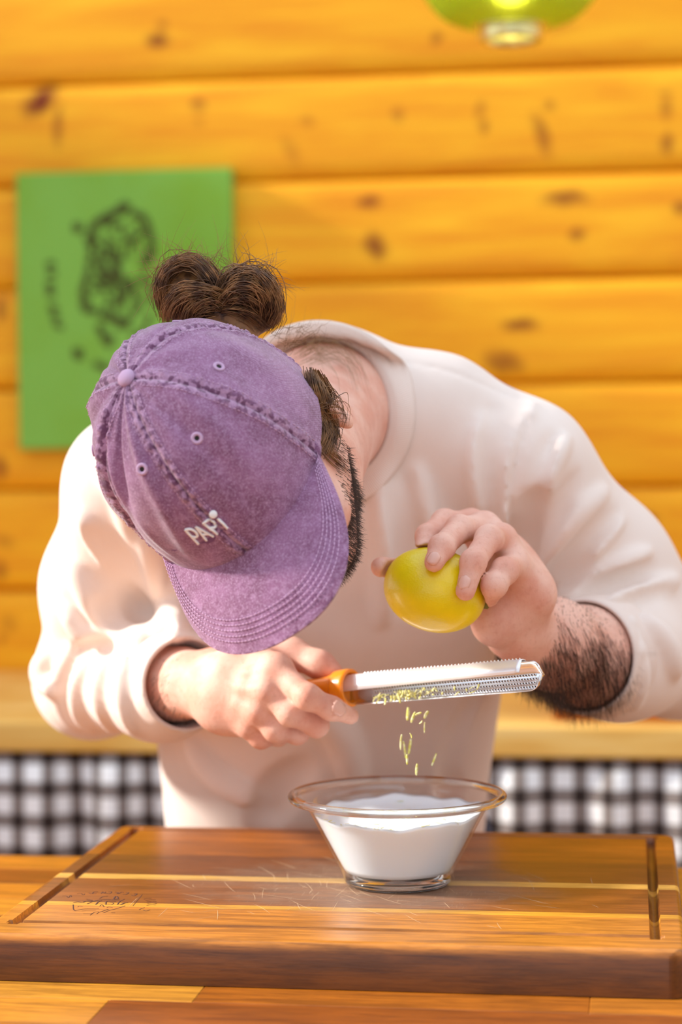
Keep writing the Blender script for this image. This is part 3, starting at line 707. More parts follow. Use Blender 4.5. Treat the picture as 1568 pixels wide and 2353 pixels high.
    def mesh(s, smooth=2):
        a = s.a; ins = a < 0; nx, ny, nz = a.shape
        cnt = np.zeros((nx - 1, ny - 1, nz - 1), np.uint8)
        for dx in (0, 1):
            for dy in (0, 1):
                for dz in (0, 1): cnt += ins[dx:nx - 1 + dx, dy:ny - 1 + dy, dz:nz - 1 + dz]
        I = np.argwhere((cnt > 0) & (cnt < 8)); del cnt
        ids = (I[:, 0] * (ny - 1) + I[:, 1]) * (nz - 1) + I[:, 2]
        acc = np.zeros((len(I), 3)); num = np.zeros(len(I)); cor = {}
        for c in range(8):
            o = (c >> 2 & 1, c >> 1 & 1, c & 1); cor[o] = a[I[:, 0] + o[0], I[:, 1] + o[1], I[:, 2] + o[2]].astype(float)
        for o in cor:
            for k in range(3):
                if o[k]: continue
                o2 = tuple(1 if j == k else o[j] for j in range(3)); v0, v1 = cor[o], cor[o2]; m = (v0 < 0) != (v1 < 0)
                t = np.where(m, v0 / np.where(m, v0 - v1, 1), 0); p = np.zeros((len(I), 3)) + np.array(o, float); p[:, k] = t
                acc += p * m[:, None]; num += m
        V = s.lo + s.h * (I + acc / num[:, None])
        faces = []
        for k in range(3):
            sl0 = [slice(1, -1)] * 3; sl1 = [slice(1, -1)] * 3; sl0[k] = slice(0, -1); sl1[k] = slice(1, None)
            A_, B_ = ins[tuple(sl0)], ins[tuple(sl1)]; E = np.argwhere(A_ != B_); off = np.array([1, 1, 1]); off[k] = 0; E = E + off
            if len(E) == 0: continue
            k1, k2 = (k + 1) % 3, (k + 2) % 3; q = []
            for s1, s2 in ((-1, -1), (0, -1), (0, 0), (-1, 0)):
                c = E.copy(); c[:, k1] += s1; c[:, k2] += s2; q.append(np.searchsorted(ids, (c[:, 0] * (ny - 1) + c[:, 1]) * (nz - 1) + c[:, 2]))
            q = np.stack(q, 1); flip = ~ins[E[:, 0], E[:, 1], E[:, 2]]; q[flip] = q[flip][:, ::-1]; faces.append(q)
        F = np.concatenate(faces)
        for _ in range(smooth):
            sm = np.zeros_like(V); ct = np.zeros(len(V))
            for i in range(4):
                u, w = F[:, i], F[:, (i + 1) % 4]
                for c in range(3): sm[:, c] += np.bincount(u, V[w, c], len(V)) + np.bincount(w, V[u, c], len(V))
                ct += np.bincount(u, minlength=len(V)) + np.bincount(w, minlength=len(V))
            V = V * .45 + .55 * sm / np.maximum(ct, 1)[:, None]
        return V, F

# ---- landmarks (photo position + distance) -----------------------------------
camx, camy, camz = CR[:, 0], CR[:, 1], CR[:, 2]          # right, up, towards the camera
HC = P(536, 1060, 1.52)                                   # centre of the head at the cap band
HR_ = camx * -.781 + camy * -.54 + camz * -.314           # cook's right
HF = camx * .207 + camy * -.698 + camz * .686             # face direction
HU = camx * -.589 + camy * .47 + camz * .657              # crown direction
HF = HF - HU * HF.dot(HU) / HU.dot(HU); HF /= np.linalg.norm(HF); HU /= np.linalg.norm(HU)
HR_ = np.cross(HF, HU); HL = -HR_
def HP(l, f, u): return HC + HL * l + HF * f + HU * u
HAX = np.array([HL, HF, HU])
NB = P(742, 945, 1.765)                                   # neck base
S_R, E_R, W_R = P(308, 1112, 1.81), P(212, 1562, 1.965), P(440, 1572, 1.745)
S_L, E_L, W_L = P(1200, 1078, 1.81), P(1562, 1505, 1.93), P(1190, 1440, 1.675)
PEL = P(748, 1990, 2.085); NAX = HP(0, -.03, -.07) - NB; NAX /= np.linalg.norm(NAX)

# ---- body: head, neck, arms, hands in one surface ------------------------------
B = Field((-.62, 1.34, .84), (.17, 2.16, 1.52), .0019)
# head
B.ell(HP(0, -.006, .012), (.0745, .0930, .088), HAX, .01)
B.ell(HP(0, .038, -.036), (.053, .050, .050), HAX, .03)
B.ell(HP(0, .060, -.072), (.024, .021, .018), HAX, .03)
for sg in (-1, 1):
    B.cone(HP(sg * .050, -.002, -.048), HP(sg * .024, .056, -.072), .013, .011, .03)       # jaw line
    B.ell(HP(sg * .042, .066, -.036), (.020, .018, .015), HAX, .02)                         # cheek
    B.ell(HP(sg * .031, .088, -.018), (.014, .010, .010), HAX, .008, 'cut')                 # eye socket
    B.ell(HP(sg * .031, .079, -.018), (.0125, .0115, .0115), HAX, .003)                     # eyeball bulge
    B.cone(HP(sg * .018, .092, -.002), HP(sg * .045, .080, -.003), .006, .005, .008)        # brow
    # ear: bowl with a rim and lobe
    ec = HP(sg * .0735, -.022, -.020)
    B.ell(ec, (.007, .016, .025), HAX, .006)
    B.ell(HP(sg * .080, -.020, -.020), (.005, .010, .015), HAX, .004, 'cut')
    rim = [HP(sg * .079, -.022 + .0155 * math.cos(a), -.018 + .024 * math.sin(a)) for a in np.linspace(-.5, 3.9, 12)]
    B.chain(rim, [.0032] * 12, .003)
    B.ell(HP(sg * .076, -.017, -.045), (.005, .008, .009), HAX, .006)
B.chain([HP(0, .092, -.008), HP(0, .102, -.024), HP(0, .107, -.034)], [.006, .008, .0095], .01)   # nose
for sg in (-1, 1): B.ell(HP(sg * .011, .097, -.036), (.008, .009, .007), HAX, .006)
B.cone(HP(-.018, .083, -.055), HP(.018, .083, -.055), .006, .006, .008); B.cone(HP(-.016, .080, -.063), HP(.016, .080, -.063), .006, .006, .008)
# neck, trunk core (hidden by the shirt), arms
B.chain([HP(0, -.022, -.035), HP(0, -.030, -.075), NB, NB - NAX * .05], [.053, .053, .054, .050], .02)
CH = P(752, 1330, 1.93)
B.chain([NB - NAX * .06, CH], [.045, .07], .03)
B.chain([S_R, NB - NAX * .06, S_L], [.028, .030, .028], .02)
B.chain([S_R, E_R, W_R], [.030, .032, .0265], .02); B.chain([S_L, E_L], [.030, .034], .02)
CUF_L = P(1345, 1508, 1.765)
B.chain([E_L, CUF_L, P(1265, 1478, 1.715), W_L], [.042, .0405, .036, .029], .015)
B.cone(W_R + (E_R - W_R) * .45, W_R + (E_R - W_R) * .12, .034, .028, .02)

def finger(pts, rs, k=.004):
    B.chain(pts, rs, k)
    for i in range(1, len(pts) - 1): B.ell(pts[i], (rs[i] * 1.06,) * 3, None, .004)      # knuckles
# cook's right hand, back of the hand to the camera, closed round the orange handle
wr = W_R
mcp = [P(634, 1540, 1.668), P(612, 1588, 1.662), P(594, 1634, 1.668), P(574, 1668, 1.682)]
hflat = (camz * .9 + camy * .15); hflat /= np.linalg.norm(hflat)
for i, m in enumerate(mcp):
    root = wr + (P(440, 1545 + i * 18, 1.735) - wr) * .8
    B.chain([root, (root + m) / 2 + camz * .004, m], [.0165, .0148, (.0112, .0112, .0106, .0096)[i]], .012)
    B.ell(m + camz * .001, ((.0114, .0114, .0106, .0094)[i],) * 3, None, .006)
B.ell(P(560, 1590, 1.705), (.036, .032, .016), np.array([camx, camy, camz]), .02)          # palm
finger([mcp[0], P(708, 1602, 1.640), P(762, 1628, 1.640), P(806, 1645, 1.648)], [.0108, .0098, .0088, .0070])
finger([mcp[1], P(668, 1638, 1.654), P(728, 1666, 1.664), P(722, 1656, 1.694)], [.0108, .0100, .0092, .0075])
finger([mcp[2], P(634, 1676, 1.666), P(684, 1684, 1.682), P(676, 1660, 1.706)], [.0104, .0096, .0088, .0072])
finger([mcp[3], P(600, 1694, 1.682), P(640, 1690, 1.700), P(640, 1660, 1.714)], [.0094, .0086, .0078, .0066])
B.chain([P(500, 1535, 1.735), P(580, 1512, 1.735), P(668, 1502, 1.722), P(735, 1528, 1.706), P(768, 1546, 1.700)], [.018, .0165, .0125, .0105, .0080], .010)   # thumb
B.chain([P(580, 1512, 1.735), mcp[0]], [.014, .010], .014)
for i in range(4):    # tendons and a vein on the back of the hand
    a = P(500, 1552 + 16 * i, 1.700 + .002 * i); B.chain([wr * .25 + a * .75, a * .45 + mcp[i] * .55 + camz * .0125, mcp[i] + camz * .0085], [.003, .0034, .004], .006)
# cook's left hand over the lemon
w2 = W_L
m2 = [P(1082, 1205, 1.672), P(1112, 1212, 1.648), P(1152, 1240, 1.630), P(1182, 1296, 1.622)]
for i, m in enumerate(m2):
    root = w2 + (P(1186 + 4 * i, 1412 + i * 9, 1.690 - .010 * i) - w2) * .8
    mid = (root + m) / 2 + camx * (.006 + .002 * i)
    B.chain([root, mid, m], [.0150, .0150, (.0114, .0116, .0110, .0100)[i]], .016)
    B.ell(m + camx * .001, ((.0115, .0118, .0112, .010)[i],) * 3, None, .008)
B.ell(P(1162, 1340, 1.660), (.022, .038, .020), np.array([camx, camy, camz]), .02)
B.ell(P(1130, 1425, 1.640), (.017, .020, .017), np.array([camx, camy, camz]), .02)          # heel of the hand
finger([m2[0], P(1022, 1200, 1.655), P(984, 1232, 1.620), P(970, 1272, 1.598)], [.0108, .0098, .0090, .0074])
finger([m2[1], P(1056, 1216, 1.615), P(1016, 1258, 1.578), P(998, 1292, 1.566)], [.0110, .0102, .0094, .0078])
finger([m2[2], P(1124, 1238, 1.600), P(1088, 1292, 1.572), P(1070, 1358, 1.566)], [.0108, .0100, .0092, .0078])
finger([m2[3], P(1160, 1312, 1.588), P(1136, 1344, 1.578), P(1124, 1372, 1.590)], [.0098, .0098, .0094, .0080])
B.chain([P(1160, 1410, 1.672), P(1110, 1390, 1.672), P(1020, 1345, 1.655), P(940, 1316, 1.632), P(876, 1303, 1.606)], [.020, .0165, .0125, .0105, .0082], .010)  # thumb behind the fruit
# the hands close round the handle and the fruit without running into them
GA_, GB_ = P(800, 1571, 1.672), P(1238, 1533, 1.565); gx_ = (GB_ - GA_) / np.linalg.norm(GB_ - GA_)
def hax(s_): return GA + gx * s_ - gv * .0035
B.chain([hax(s_) for s_ in (.0035, -.008, -.013, -.020, -.032, -.055, -.078, -.095, -.106)], [r + .0019 for r in (.0156, .0152, .0130, .0108, .0096, .0102, .0112, .0106, .0070)], .002, 'cut')
B.ell(LC, (.0432, .0342, .0342), np.array([lax, lay, cz_]), .002, 'cut')
BV, BF = B.mesh(2)

t = NT('skin'); vc = t.coord(); n1 = t.noise(vc, 34, 4); n2 = t.noise(vc, 260, 3)
c = t.mix(t.mapr(n1, .35, .68), srgb(232, 184, 164), srgb(220, 158, 136))
c = t.mix(t.math('MULTIPLY', t.mapr(n2, .5, .75), .25), c, srgb(188, 120, 96))
t.set(Base_Color=c, Roughness=.58); t.b.inputs['Specular IOR Level'].default_value = .35; t.b.inputs['Subsurface Weight'].default_value = .18; t.b.inputs['Subsurface Radius'].default_value = (.9, .35, .2); t.b.inputs['Subsurface Scale'].default_value = .006
vn = t.n('ShaderNodeTexVoronoi', {'Vector': vc, 'Scale': 700.0}); t.bump(t.math('ADD', vn.outputs[0], n2), .18, .0006); M_SKIN = t.m
cook = empty('person', (float(PEL[0]), float(PEL[1]) + .02, 0.0))
body = quads_obj('body', BV, BF, M_SKIN, cook)
del BV, BF

# ---- sweatshirt ------------------------------------------------------------------
S = Field((-.72, 1.52, .60), (.34, 2.26, 1.50), .0034)
TA = NB - PEL; TA /= np.linalg.norm(TA); TS = np.array([camx[0], camx[1], 0]); TS = TS - TA * TS.dot(TA); TS /= np.linalg.norm(TS); TN = np.cross(TS, TA)
if TN.dot(camz) < 0: TN = -TN
TAX = np.array([TS, TN, TA])
def T(x, y, d): return P(x, y, d)
S.ell(P(748, 1960, 2.085), (.152, .108, .16), np.array([TS, np.cross([0, 0, 1.0], TS), [0, 0, 1.0]]), .05)
S.ell(P(748, 1760, 2.03), (.158, .118, .16), TAX, .06)
S.ell(P(750, 1500, 1.965), (.168, .120, .17), TAX, .06)
S.ell(P(752, 1270, 1.895), (.172, .115, .15), TAX, .06)
S.ell(P(752, 1120, 1.860), (.150, .090, .085), TAX, .05)
S.chain([S_R, P(480, 1030, 1.80), NB - NAX * .035, P(1000, 968, 1.815), S_L], [.055, .056, .060, .054, .054], .03)
S.chain([S_R, S_R * .5 + E_R * .5 + camx * -.004, E_R, W_R + (E_R - W_R) * .28, W_R + (E_R - W_R) * .06], [.057, .056, .050, .0455, .0415], .03)
S.chain([S_L, S_L * .5 + E_L * .5, E_L, CUF_L + (E_L - CUF_L) * .35, CUF_L + (E_L - CUF_L) * .0], [.057, .056, .054, .052, .0495], .03)
# neck hole and cuff mouths
S.cone(NB - NAX * .016, NB + NAX * .10, .0575, .066, .008, 'cut')
S.cone(W_R + (E_R - W_R) * .20, W_R - (E_R - W_R) * .2, .034, .046, .004, 'cut')
S.cone(CUF_L + (E_L - CUF_L) * .22, CUF_L - (E_L - CUF_L) * .3, .0455, .050, .004, 'cut')
# folds: ridges and valleys traced over the cloth
def fold(pts, r, sink, k, op='add'):
    if op == 'add': r, sink, k = r * .78, -sink * .12, k * .7
    q = []
    for x, y in spline([(a, b, 0) for a, b in pts], 4 * len(pts))[:, :2]:
        h = S.see(x, y)
        if h is not None and (not q or np.linalg.norm(h - q[-1]) < .06): q.append(h - S.grad(h) * (sink if op == 'add' else -sink))
    if len(q) > 2:
        n = len(q); rr = [max(.0015, r * math.sin(PI * (i + .7) / (n + .4)) ** .5) for i in range(n)]
        S.chain(q, rr, k, op)
FOLDS = [  # right sleeve, upper arm
    ([(190, 1180), (230, 1250), (300, 1330), (380, 1390)], .011, .005, .014), ([(165, 1290), (215, 1380), (270, 1440), (330, 1480)], .012, .006, .014), ([(270, 1110), (300, 1200), (345, 1280), (372, 1360)], .010, .005, .014),
    ([(150, 1400), (190, 1450), (240, 1470)], .010, .005, .012), ([(240, 1060), (262, 1130), (300, 1190)], .008, .004, .012), ([(330, 1210), (350, 1290), (362, 1370)], .009, .004, .012),
    # right forearm rings
    ([(165, 1490), (140, 1560), (150, 1630), (190, 1675)], .010, .004, .010), ([(215, 1500), (180, 1570), (185, 1640), (225, 1685)], .009, .0045, .009), ([(262, 1495), (232, 1570), (240, 1640), (268, 1690)], .009, .0045, .009),
    ([(300, 1490), (283, 1560), (288, 1630), (312, 1688)], .008, .004, .008), ([(112, 1500), (100, 1545), (118, 1590)], .012, .004, .012),
    # torso
    ([(420, 1330), (400, 1400), (395, 1460)], .014, .006, .02), ([(470, 1280), (560, 1480), (640, 1560)], .010, .007, .02), ([(1120, 1560), (1040, 1720), (985, 1880)], .014, .006, .014), ([(880, 1100), (890, 1240), (880, 1420)], .010, .008, .02),
    ([(960, 1080), (985, 1230), (975, 1380)], .008, .0065, .016), ([(700, 1600), (780, 1680), (820, 1800)], .012, .009, .02), ([(440, 1700), (500, 1780), (600, 1840)], .012, .007, .02),
    # left shoulder and sleeve
    ([(1225, 930), (1185, 1050), (1170, 1160), (1172, 1250)], .007, .004, .010), ([(1300, 1010), (1240, 1120), (1205, 1230)], .010, .006, .014), ([(1390, 1130), (1300, 1200), (1240, 1300), (1215, 1370)], .012, .006, .014), ([(1490, 1270), (1400, 1310), (1310, 1370), (1260, 1400)], .011, .005, .012),
    ([(1555, 1330), (1470, 1365), (1400, 1395)], .010, .005, .012), ([(1430, 1190), (1350, 1270), (1270, 1330)], .008, .005, .012), ([(1480, 1420), (1530, 1480), (1556, 1550)], .010, .005, .012), ([(1440, 1400), (1470, 1480), (1478, 1560), (1460, 1630)], .006, .003, .008),
    ([(1120, 960), (1100, 1060), (1110, 1180)], .008, .0055, .016)]
for f in FOLDS: fold(*f)
for f in [([(1178, 1268), (1203, 1220), (1240, 1160)], .012, -.005, .006), ([(1130, 940), (1120, 1060), (1135, 1200)], .007, .002, .008), ([(1215, 960), (1188, 1080), (1180, 1200)], .007, .001, .006), ([(1270, 1000), (1230, 1110), (1205, 1200)], .007, .001, .007),
          ([(1420, 1180), (1330, 1260), (1260, 1330)], .008, .002, .008), ([(1500, 1300), (1400, 1345), (1300, 1392)], .008, .002, .008), ([(1545, 1352), (1460, 1382), (1380, 1402)], .007, .001, .006), ([(1330, 1090), (1270, 1190), (1225, 1290)], .008, .002, .008),
          ([(1118, 1600), (1062, 1740), (1020, 1890)], .018, .004, .012), ([(700, 1760), (640, 1820), (600, 1890)], .012, .006, .016), ([(905, 1120), (930, 1250), (925, 1400)], .010, .006, .014), ([(925, 832), (1000, 842), (1080, 868), (1150, 900), (1200, 915)], .0022, -.0004, .002), ([(1215, 960), (1192, 1040), (1176, 1120), (1172, 1230)], .0020, -.0004, .002), ([(395, 1640), (385, 1560), (390, 1500)], .002, 0, .002), ([(372, 1440), (350, 1470), (300, 1485)], .008, -.002, .010), ([(345, 1475), (260, 1488), (180, 1492)], .006, -.002, .010),
          ([(205, 1230), (270, 1330), (340, 1420)], .008, .001, .014), ([(230, 1390), (300, 1450)], .007, .001, .012), ([(1250, 1120), (1215, 1240), (1200, 1330)], .006, .001, .010), ([(1350, 1290), (1290, 1340)], .006, .001, .010)]:
    fold(*f, 'cut')
SV, SF = S.mesh(2)
t = NT('cream_jersey'); vc = t.coord(); n1 = t.noise(vc, 9, 3); fine = t.noise(vc, 900, 2, .7)
c = t.mix(t.mapr(n1, .35, .7), srgb(238, 222, 211), srgb(232, 214, 202))
t.set(Base_Color=c, Roughness=.92); t.b.inputs['Sheen Weight'].default_value = .25; t.b.inputs['Sheen Roughness'].default_value = .5
t.bump(fine, .25, .0008); M_SHIRT = t.m
shirt = quads_obj('sweatshirt', SV, SF, M_SHIRT, cook); shirt['label'] = 'cream long sleeve crew neck sweatshirt'
# ribbed collar laid on the shirt round the neck hole
t = NT('rib_knit'); t.set(Base_Color=(*srgb(236, 217, 205), 1), Roughness=.92)
wv = t.n('ShaderNodeTexWave', {'Vector': t.n('ShaderNodeUVMap').outputs[0], 'Scale': 1.0}); t.bump(wv.outputs['Fac'], .35, .0008); M_RIB = t.m
def ring_band(name, c, ax, r0, r1, lift, n=120, m=8, field=S, reps=90, side=None, slope=None):
    ax = ax / np.linalg.norm(ax); u = np.cross(ax, [0.3, .2, 1.0]); u /= np.linalg.norm(u); v = np.cross(ax, u)
    V = []; UV = []
    for i in range(n):
        a = 2 * PI * i / n; dr = u * math.cos(a) + v * math.sin(a); col = []
        for j in range(m):
            f = j / (m - 1); r = r0 + (r1 - r0) * f
            h = field.hit(c + dr * r + ax * .16, -ax, 0, .34, 400)
            col.append(None if h is None else h)
        base = np.array([0. if h is None else np.dot(h - c, ax) for h in col])
        V.append((dr, base))
    # smooth heights round the ring
    Hh = np.array([b for _, b in V])
    for _ in range(10): Hh = (np.roll(Hh, 1, 0) + Hh * 2 + np.roll(Hh, -1, 0)) / 4
    out = []; uv = []
    for i in range(n):
        dr = V[i][0]
        for j in range(m):
            f = j / (m - 1); r = r0 + (r1 - r0) * f
            out.append(c + dr * r + ax * (Hh[i, max(j, 2)] + lift * math.sin(PI * (.12 + .8 * f)) + (.002 if j < 1 else 0))); uv.append((i / n * reps, f))
    o = mesh_obj(name, out, grid_quads(n, m, True), M_RIB, None)
    ul = o.data.uv_layers.new(name='UVMap')
    for lp in o.data.loops: ul.data[lp.index].uv = uv[lp.vertex_index]
    md = o.modifiers.new('thickness', 'SOLIDIFY'); md.thickness = .0022; md.offset = 0
    return o
o = ring_band('collar', NB, NAX, .0585, .0800, .0045); o.parent = shirt
def tube_band(name, c, ax, L, r0, r1, reps=70, n=72, m=10):
    ax = ax / np.linalg.norm(ax); u = np.cross(ax, [.1, .3, 1.0]); u /= np.linalg.norm(u); v = np.cross(ax, u); out = []; uv = []
    for i in range(n):
        a = 2 * PI * i / n; dr = u * math.cos(a) + v * math.sin(a)
        for j in range(m):
            f = j / (m - 1); out.append(c + ax * L * f + dr * (r0 + (r1 - r0) * f + .0018 * math.sin(PI * f) ** .5)); uv.append((i / n * reps, f))
    o = mesh_obj(name, out, grid_quads(n, m, True), M_RIB, None)
    ul = o.data.uv_layers.new(name='UVMap')
    for lp in o.data.loops: ul.data[lp.index].uv = uv[lp.vertex_index]
    md = o.modifiers.new('thickness', 'SOLIDIFY'); md.thickness = .0024; md.offset = 0
    return o
dR = (E_R - W_R) / np.linalg.norm(E_R - W_R); dL = (E_L - CUF_L) / np.linalg.norm(E_L - CUF_L)
o = tube_band('cuff', W_R + dR * .010, dR, .034, .0385, .0430); o.parent = shirt
o = tube_band('cuff', CUF_L - dL * .004, dL, .040, .0475, .0520); o.parent = shirt
del S, SV, SF

# ---- trousers and shoes (behind the island) ---------------------------------------
L_ = Field((-.60, 1.80, -.01), (.25, 2.40, 1.02), .008)
hip = np.array([PEL[0], PEL[1] + .02, .88]); sx_ = np.array([camx[0], camx[1], 0]); sx_ /= np.linalg.norm(sx_); fw = np.array([sx_[1], -sx_[0], 0])
L_.ell(hip, (.150, .115, .12), np.array([sx_, fw, [0, 0, 1.0]]), .03)
for sg in (-1, 1):
    h0 = hip + sx_ * .085 * sg - [0, 0, .03]; kn = np.array([h0[0] + sx_[0] * .02 * sg, h0[1] + .0, .48]) + fw * .02; an = np.array([kn[0] + sx_[0] * .01 * sg, kn[1] + .02, .07])
    L_.chain([h0, kn, an], [.092, .064, .052], .03)
V, Fq = L_.mesh(2)
quads_obj('trousers', V, Fq, plain('dark_denim', srgb(46, 54, 74), .9), cook)
for sg in (-1, 1):
    sh = Field((-.7, 1.6, -.01), (.4, 2.4, .16), .006); a = hip + sx_ * .115 * sg; a = np.array([a[0], a[1] + .03, .035])
    sh.chain([a + [0, 0, .005], a + fw * .10, a + fw * .19], [.043, .042, .033], .03)
    sh.a[:, :, :int((.002 + .01) / .006) + 1] = .05
    V, Fq = sh.mesh(2); quads_obj('shoe', V, Fq, plain('brown_leather', srgb(92, 58, 36), .5), cook)
del L_
# ------------------------------------------------------------------ baseball cap
BODY_V = np.empty(len(body.data.vertices) * 3, np.float32); body.data.vertices.foreach_get('co', BODY_V); BODY_V = BODY_V.reshape(-1, 3)
BODY_N = np.empty(len(body.data.vertices) * 3, np.float32); body.data.vertices.foreach_get('normal', BODY_N); BODY_N = BODY_N.reshape(-1, 3)
CA, CBF, CBB, CHB = .0815, .1020, .0985, .1185
SEAM = [k * PI / 3 for k in range(6)]
def rim_u(az): c = math.cos(az); return .0125 * max(0, c) ** 2 - .006 * max(0, -c) ** 2
_rc = random.Random(4)
WR = [(-72, 5.0, .0036), (-60, 4.0, -.0052), (-49, 4.5, .0040), (-39, 3.5, -.0040), (-22, 5, .0034), (-10, 4, -.0016), (22, 6, -.0016), (42, 7, .0014), (80, 8, -.0012), (100, 9, .0014), (128, 6, .0016), (140, 5, -.0016), (160, 7, .0014), (200, 6, .0018), (215, 5, -.002), (250, 7, .002), (270, 6, -.002)]
def cap_disp(az, t, r):
    d = 0.0
    for a, w, h in WR:
        x = (math.degrees(az) - a + 540) % 360 - 180; x += 6 * math.sin(t * 4 + a)
        d += h * math.exp(-(x / w) ** 2) * math.sin(PI * min(1, t * 1.02)) ** .8
    for i, s0 in enumerate(SEAM):
        x = (az - s0 + PI) % (2 * PI) - PI; s = abs(x) * r
        if s < .016:
            pk = 1 + .55 * math.sin(t * 62 + i * 2 + math.sin(t * 31 + i)) + .3 * math.sin(t * 131 + i)
            d += -.0014 * math.exp(-(s / .0011) ** 2) + .00115 * pk * math.exp(-((s - .0046) / .0026) ** 2) * min(1, t * 5)
    d += .0009 * math.sin(az * 3 + t * 7) * t + .0006 * math.sin(az * 11 + t * 13) * math.sin(PI * t)
    return d
def cap_pt(az, t, lift=0.0):
    ph = t * PI / 2; e = .86; ra = math.sin(ph) ** e; h = math.cos(ph) ** e if ph < PI / 2 - 1e-6 else 0.0
    b = CBF if math.cos(az) > 0 else CBB; ru = rim_u(az)
    l, f, u = CA * ra * math.sin(az), b * ra * math.cos(az), ru * t ** 3 + (CHB - 0) * h
    nl, nf, nu_ = l / CA ** 2, f / b ** 2, max(u, 0) / CHB ** 2; n = np.array([nl, nf, nu_]); n /= np.linalg.norm(n) + 1e-9
    dd = cap_disp(az, t, math.hypot(l, f)) + lift
    q = np.array([l, f, u]) + n * dd
    return HP(*q)
t = NT('washed_purple_cotton'); vc = t.coord(); n1 = t.noise(vc, 26, 5, .6); n2 = t.noise(vc, 180, 4, .7); n3 = t.noise(vc, 700, 3, .8)
sm = t.n('ShaderNodeAttribute', attribute_name='seam').outputs['Fac']
c = t.mix(t.mapr(n1, .32, .68), srgb(118, 68, 100), srgb(150, 100, 138))
c = t.mix(t.math('MULTIPLY', t.mapr(n2, .45, .72), .5), c, srgb(180, 138, 174))
c = t.mix(t.math('MULTIPLY', t.mapr(n3, .45, .72), .55), c, srgb(206, 174, 204))
blot = t.mapr(t.noise(vc, 230, 2, .5), .46, .58)
c = t.mix(t.math('MULTIPLY', sm, t.math('MULTIPLY', blot, .75)), c, srgb(92, 46, 80))
c = t.mix(t.math('MULTIPLY', sm, t.math('MULTIPLY', t.math('SUBTRACT', 1.0, blot), .35)), c, srgb(214, 176, 206))
t.set(Base_Color=c, Roughness=.95); t.b.inputs['Sheen Weight'].default_value = .35
wv = t.n('ShaderNodeTexWave', {'Vector': t.coord((1, 1, 1), rot=(.5, .8, .6)), 'Scale': 420.0, 'Distortion': .4}); t.bump(t.math('ADD', wv.outputs['Fac'], n3), .28, .0006); M_CAP = t.m
M_CAPB = plain('button_cloth', srgb(196, 162, 192), .9); M_THREAD = plain('pale_thread', srgb(216, 176, 208), .8); M_LETTER = plain('white_embroidery', (.86, .86, .84), .7)
# sweatband inside carries the panels
V = []
for i in range(96):
    a = 2 * PI * i / 96; b = CBF if math.cos(a) > 0 else CBB
    for h in (-.0005, .012, .028): V.append(HP((CA - .0025) * math.sin(a), (b - .0025) * math.cos(a), rim_u(a) + h))
cap = mesh_obj('baseball_cap', V, grid_quads(96, 3, True), plain('sweatband', srgb(120, 78, 110), .95), cook); cap['label'] = 'washed purple baseball cap embroidered PAPi'
md = cap.modifiers.new('thickness', 'SOLIDIFY'); md.thickness = .0012
allV = []; allQ = []
for p in range(6):
    a0, a1 = SEAM[p], SEAM[p] + PI / 3; na, nt_ = 90, 130; V = []; sw = []
    for i in range(na):
        f = i / (na - 1); f = .5 - .5 * math.cos(PI * f) * (1 - .35 * math.sin(PI * f) ** 2); az = a0 + (a1 - a0) * f
        for j in range(nt_):
            tt = .015 + .985 * (j / (nt_ - 1)) ** .9; V.append(cap_pt(az, tt))
            r = CA * math.sin(tt * PI / 2) ** .86 * 1.1; s = min(abs(az - a0), abs(az - a1)) * r
            sw.append(max(0, 1 - (s / .0072) ** 2))
    o = mesh_obj('crown_panel', V, grid_quads(na, nt_), M_CAP, None); o.parent = cap
    at = o.data.attributes.new('seam', 'FLOAT', 'POINT'); at.data.foreach_set('value', sw)
    allQ += grid_quads(na, nt_, False, len(allV)); allV += V
    c = np.mean(V, axis=0); pn = o.data.polygons[len(o.data.polygons) // 2].normal
    if np.dot(np.array(pn), c - HP(0, 0, .02)) < 0: o.data.flip_normals()
# brim
def brim_pt(th, v, lift=0.0):
    az = th * math.radians(63); b = CBF; il, fl_ = (CA - .001) * math.sin(az), (b - .001) * math.cos(az)
    ps = th * PI / 2; s, c = math.sin(ps), max(0.0, math.cos(ps))
    ol = .0750 * math.copysign(abs(s) ** .88, s) * (1 + .07 * abs(math.sin(2 * ps))); of = .046 + .126 * c ** .76
    if s > 0: ol *= .94
    l, f = il + (ol + .0090 * c * c - il) * v, fl_ + (of - fl_) * v
    run = math.hypot(l - il, f - fl_)
    u = rim_u(az) + .0012 - 2.1 * ((l - .0090 * c * c * v) ** 2 - il * il) - .33 * run + .0035 * math.sin(PI * v)
    q = HP(l, f, u); return q + HU * lift
nth, nv = 110, 40; V = [brim_pt(-1 + 2 * i / (nth - 1), j / (nv - 1)) for i in range(nth) for j in range(nv)]
brim = mesh_obj('brim', V, grid_quads(nth, nv), M_CAP, None); brim.parent = cap
if np.dot(np.array(brim.data.polygons[nv * nth // 2].normal), HU) < 0: brim.data.flip_normals()
at = brim.data.attributes.new('seam', 'FLOAT', 'POINT'); at.data.foreach_set('value', [.9 if j >= nv - 1 else 0.0 for i in range(nth) for j in range(nv)])
md = brim.modifiers.new('thickness', 'SOLIDIFY'); md.thickness = .003; md.offset = -1
bv_ = brim.modifiers.new('soft_edge', 'BEVEL'); bv_.width = .0012; bv_.segments = 2; bv_.limit_method = 'ANGLE'
BRV = V
paths = []; rad = []
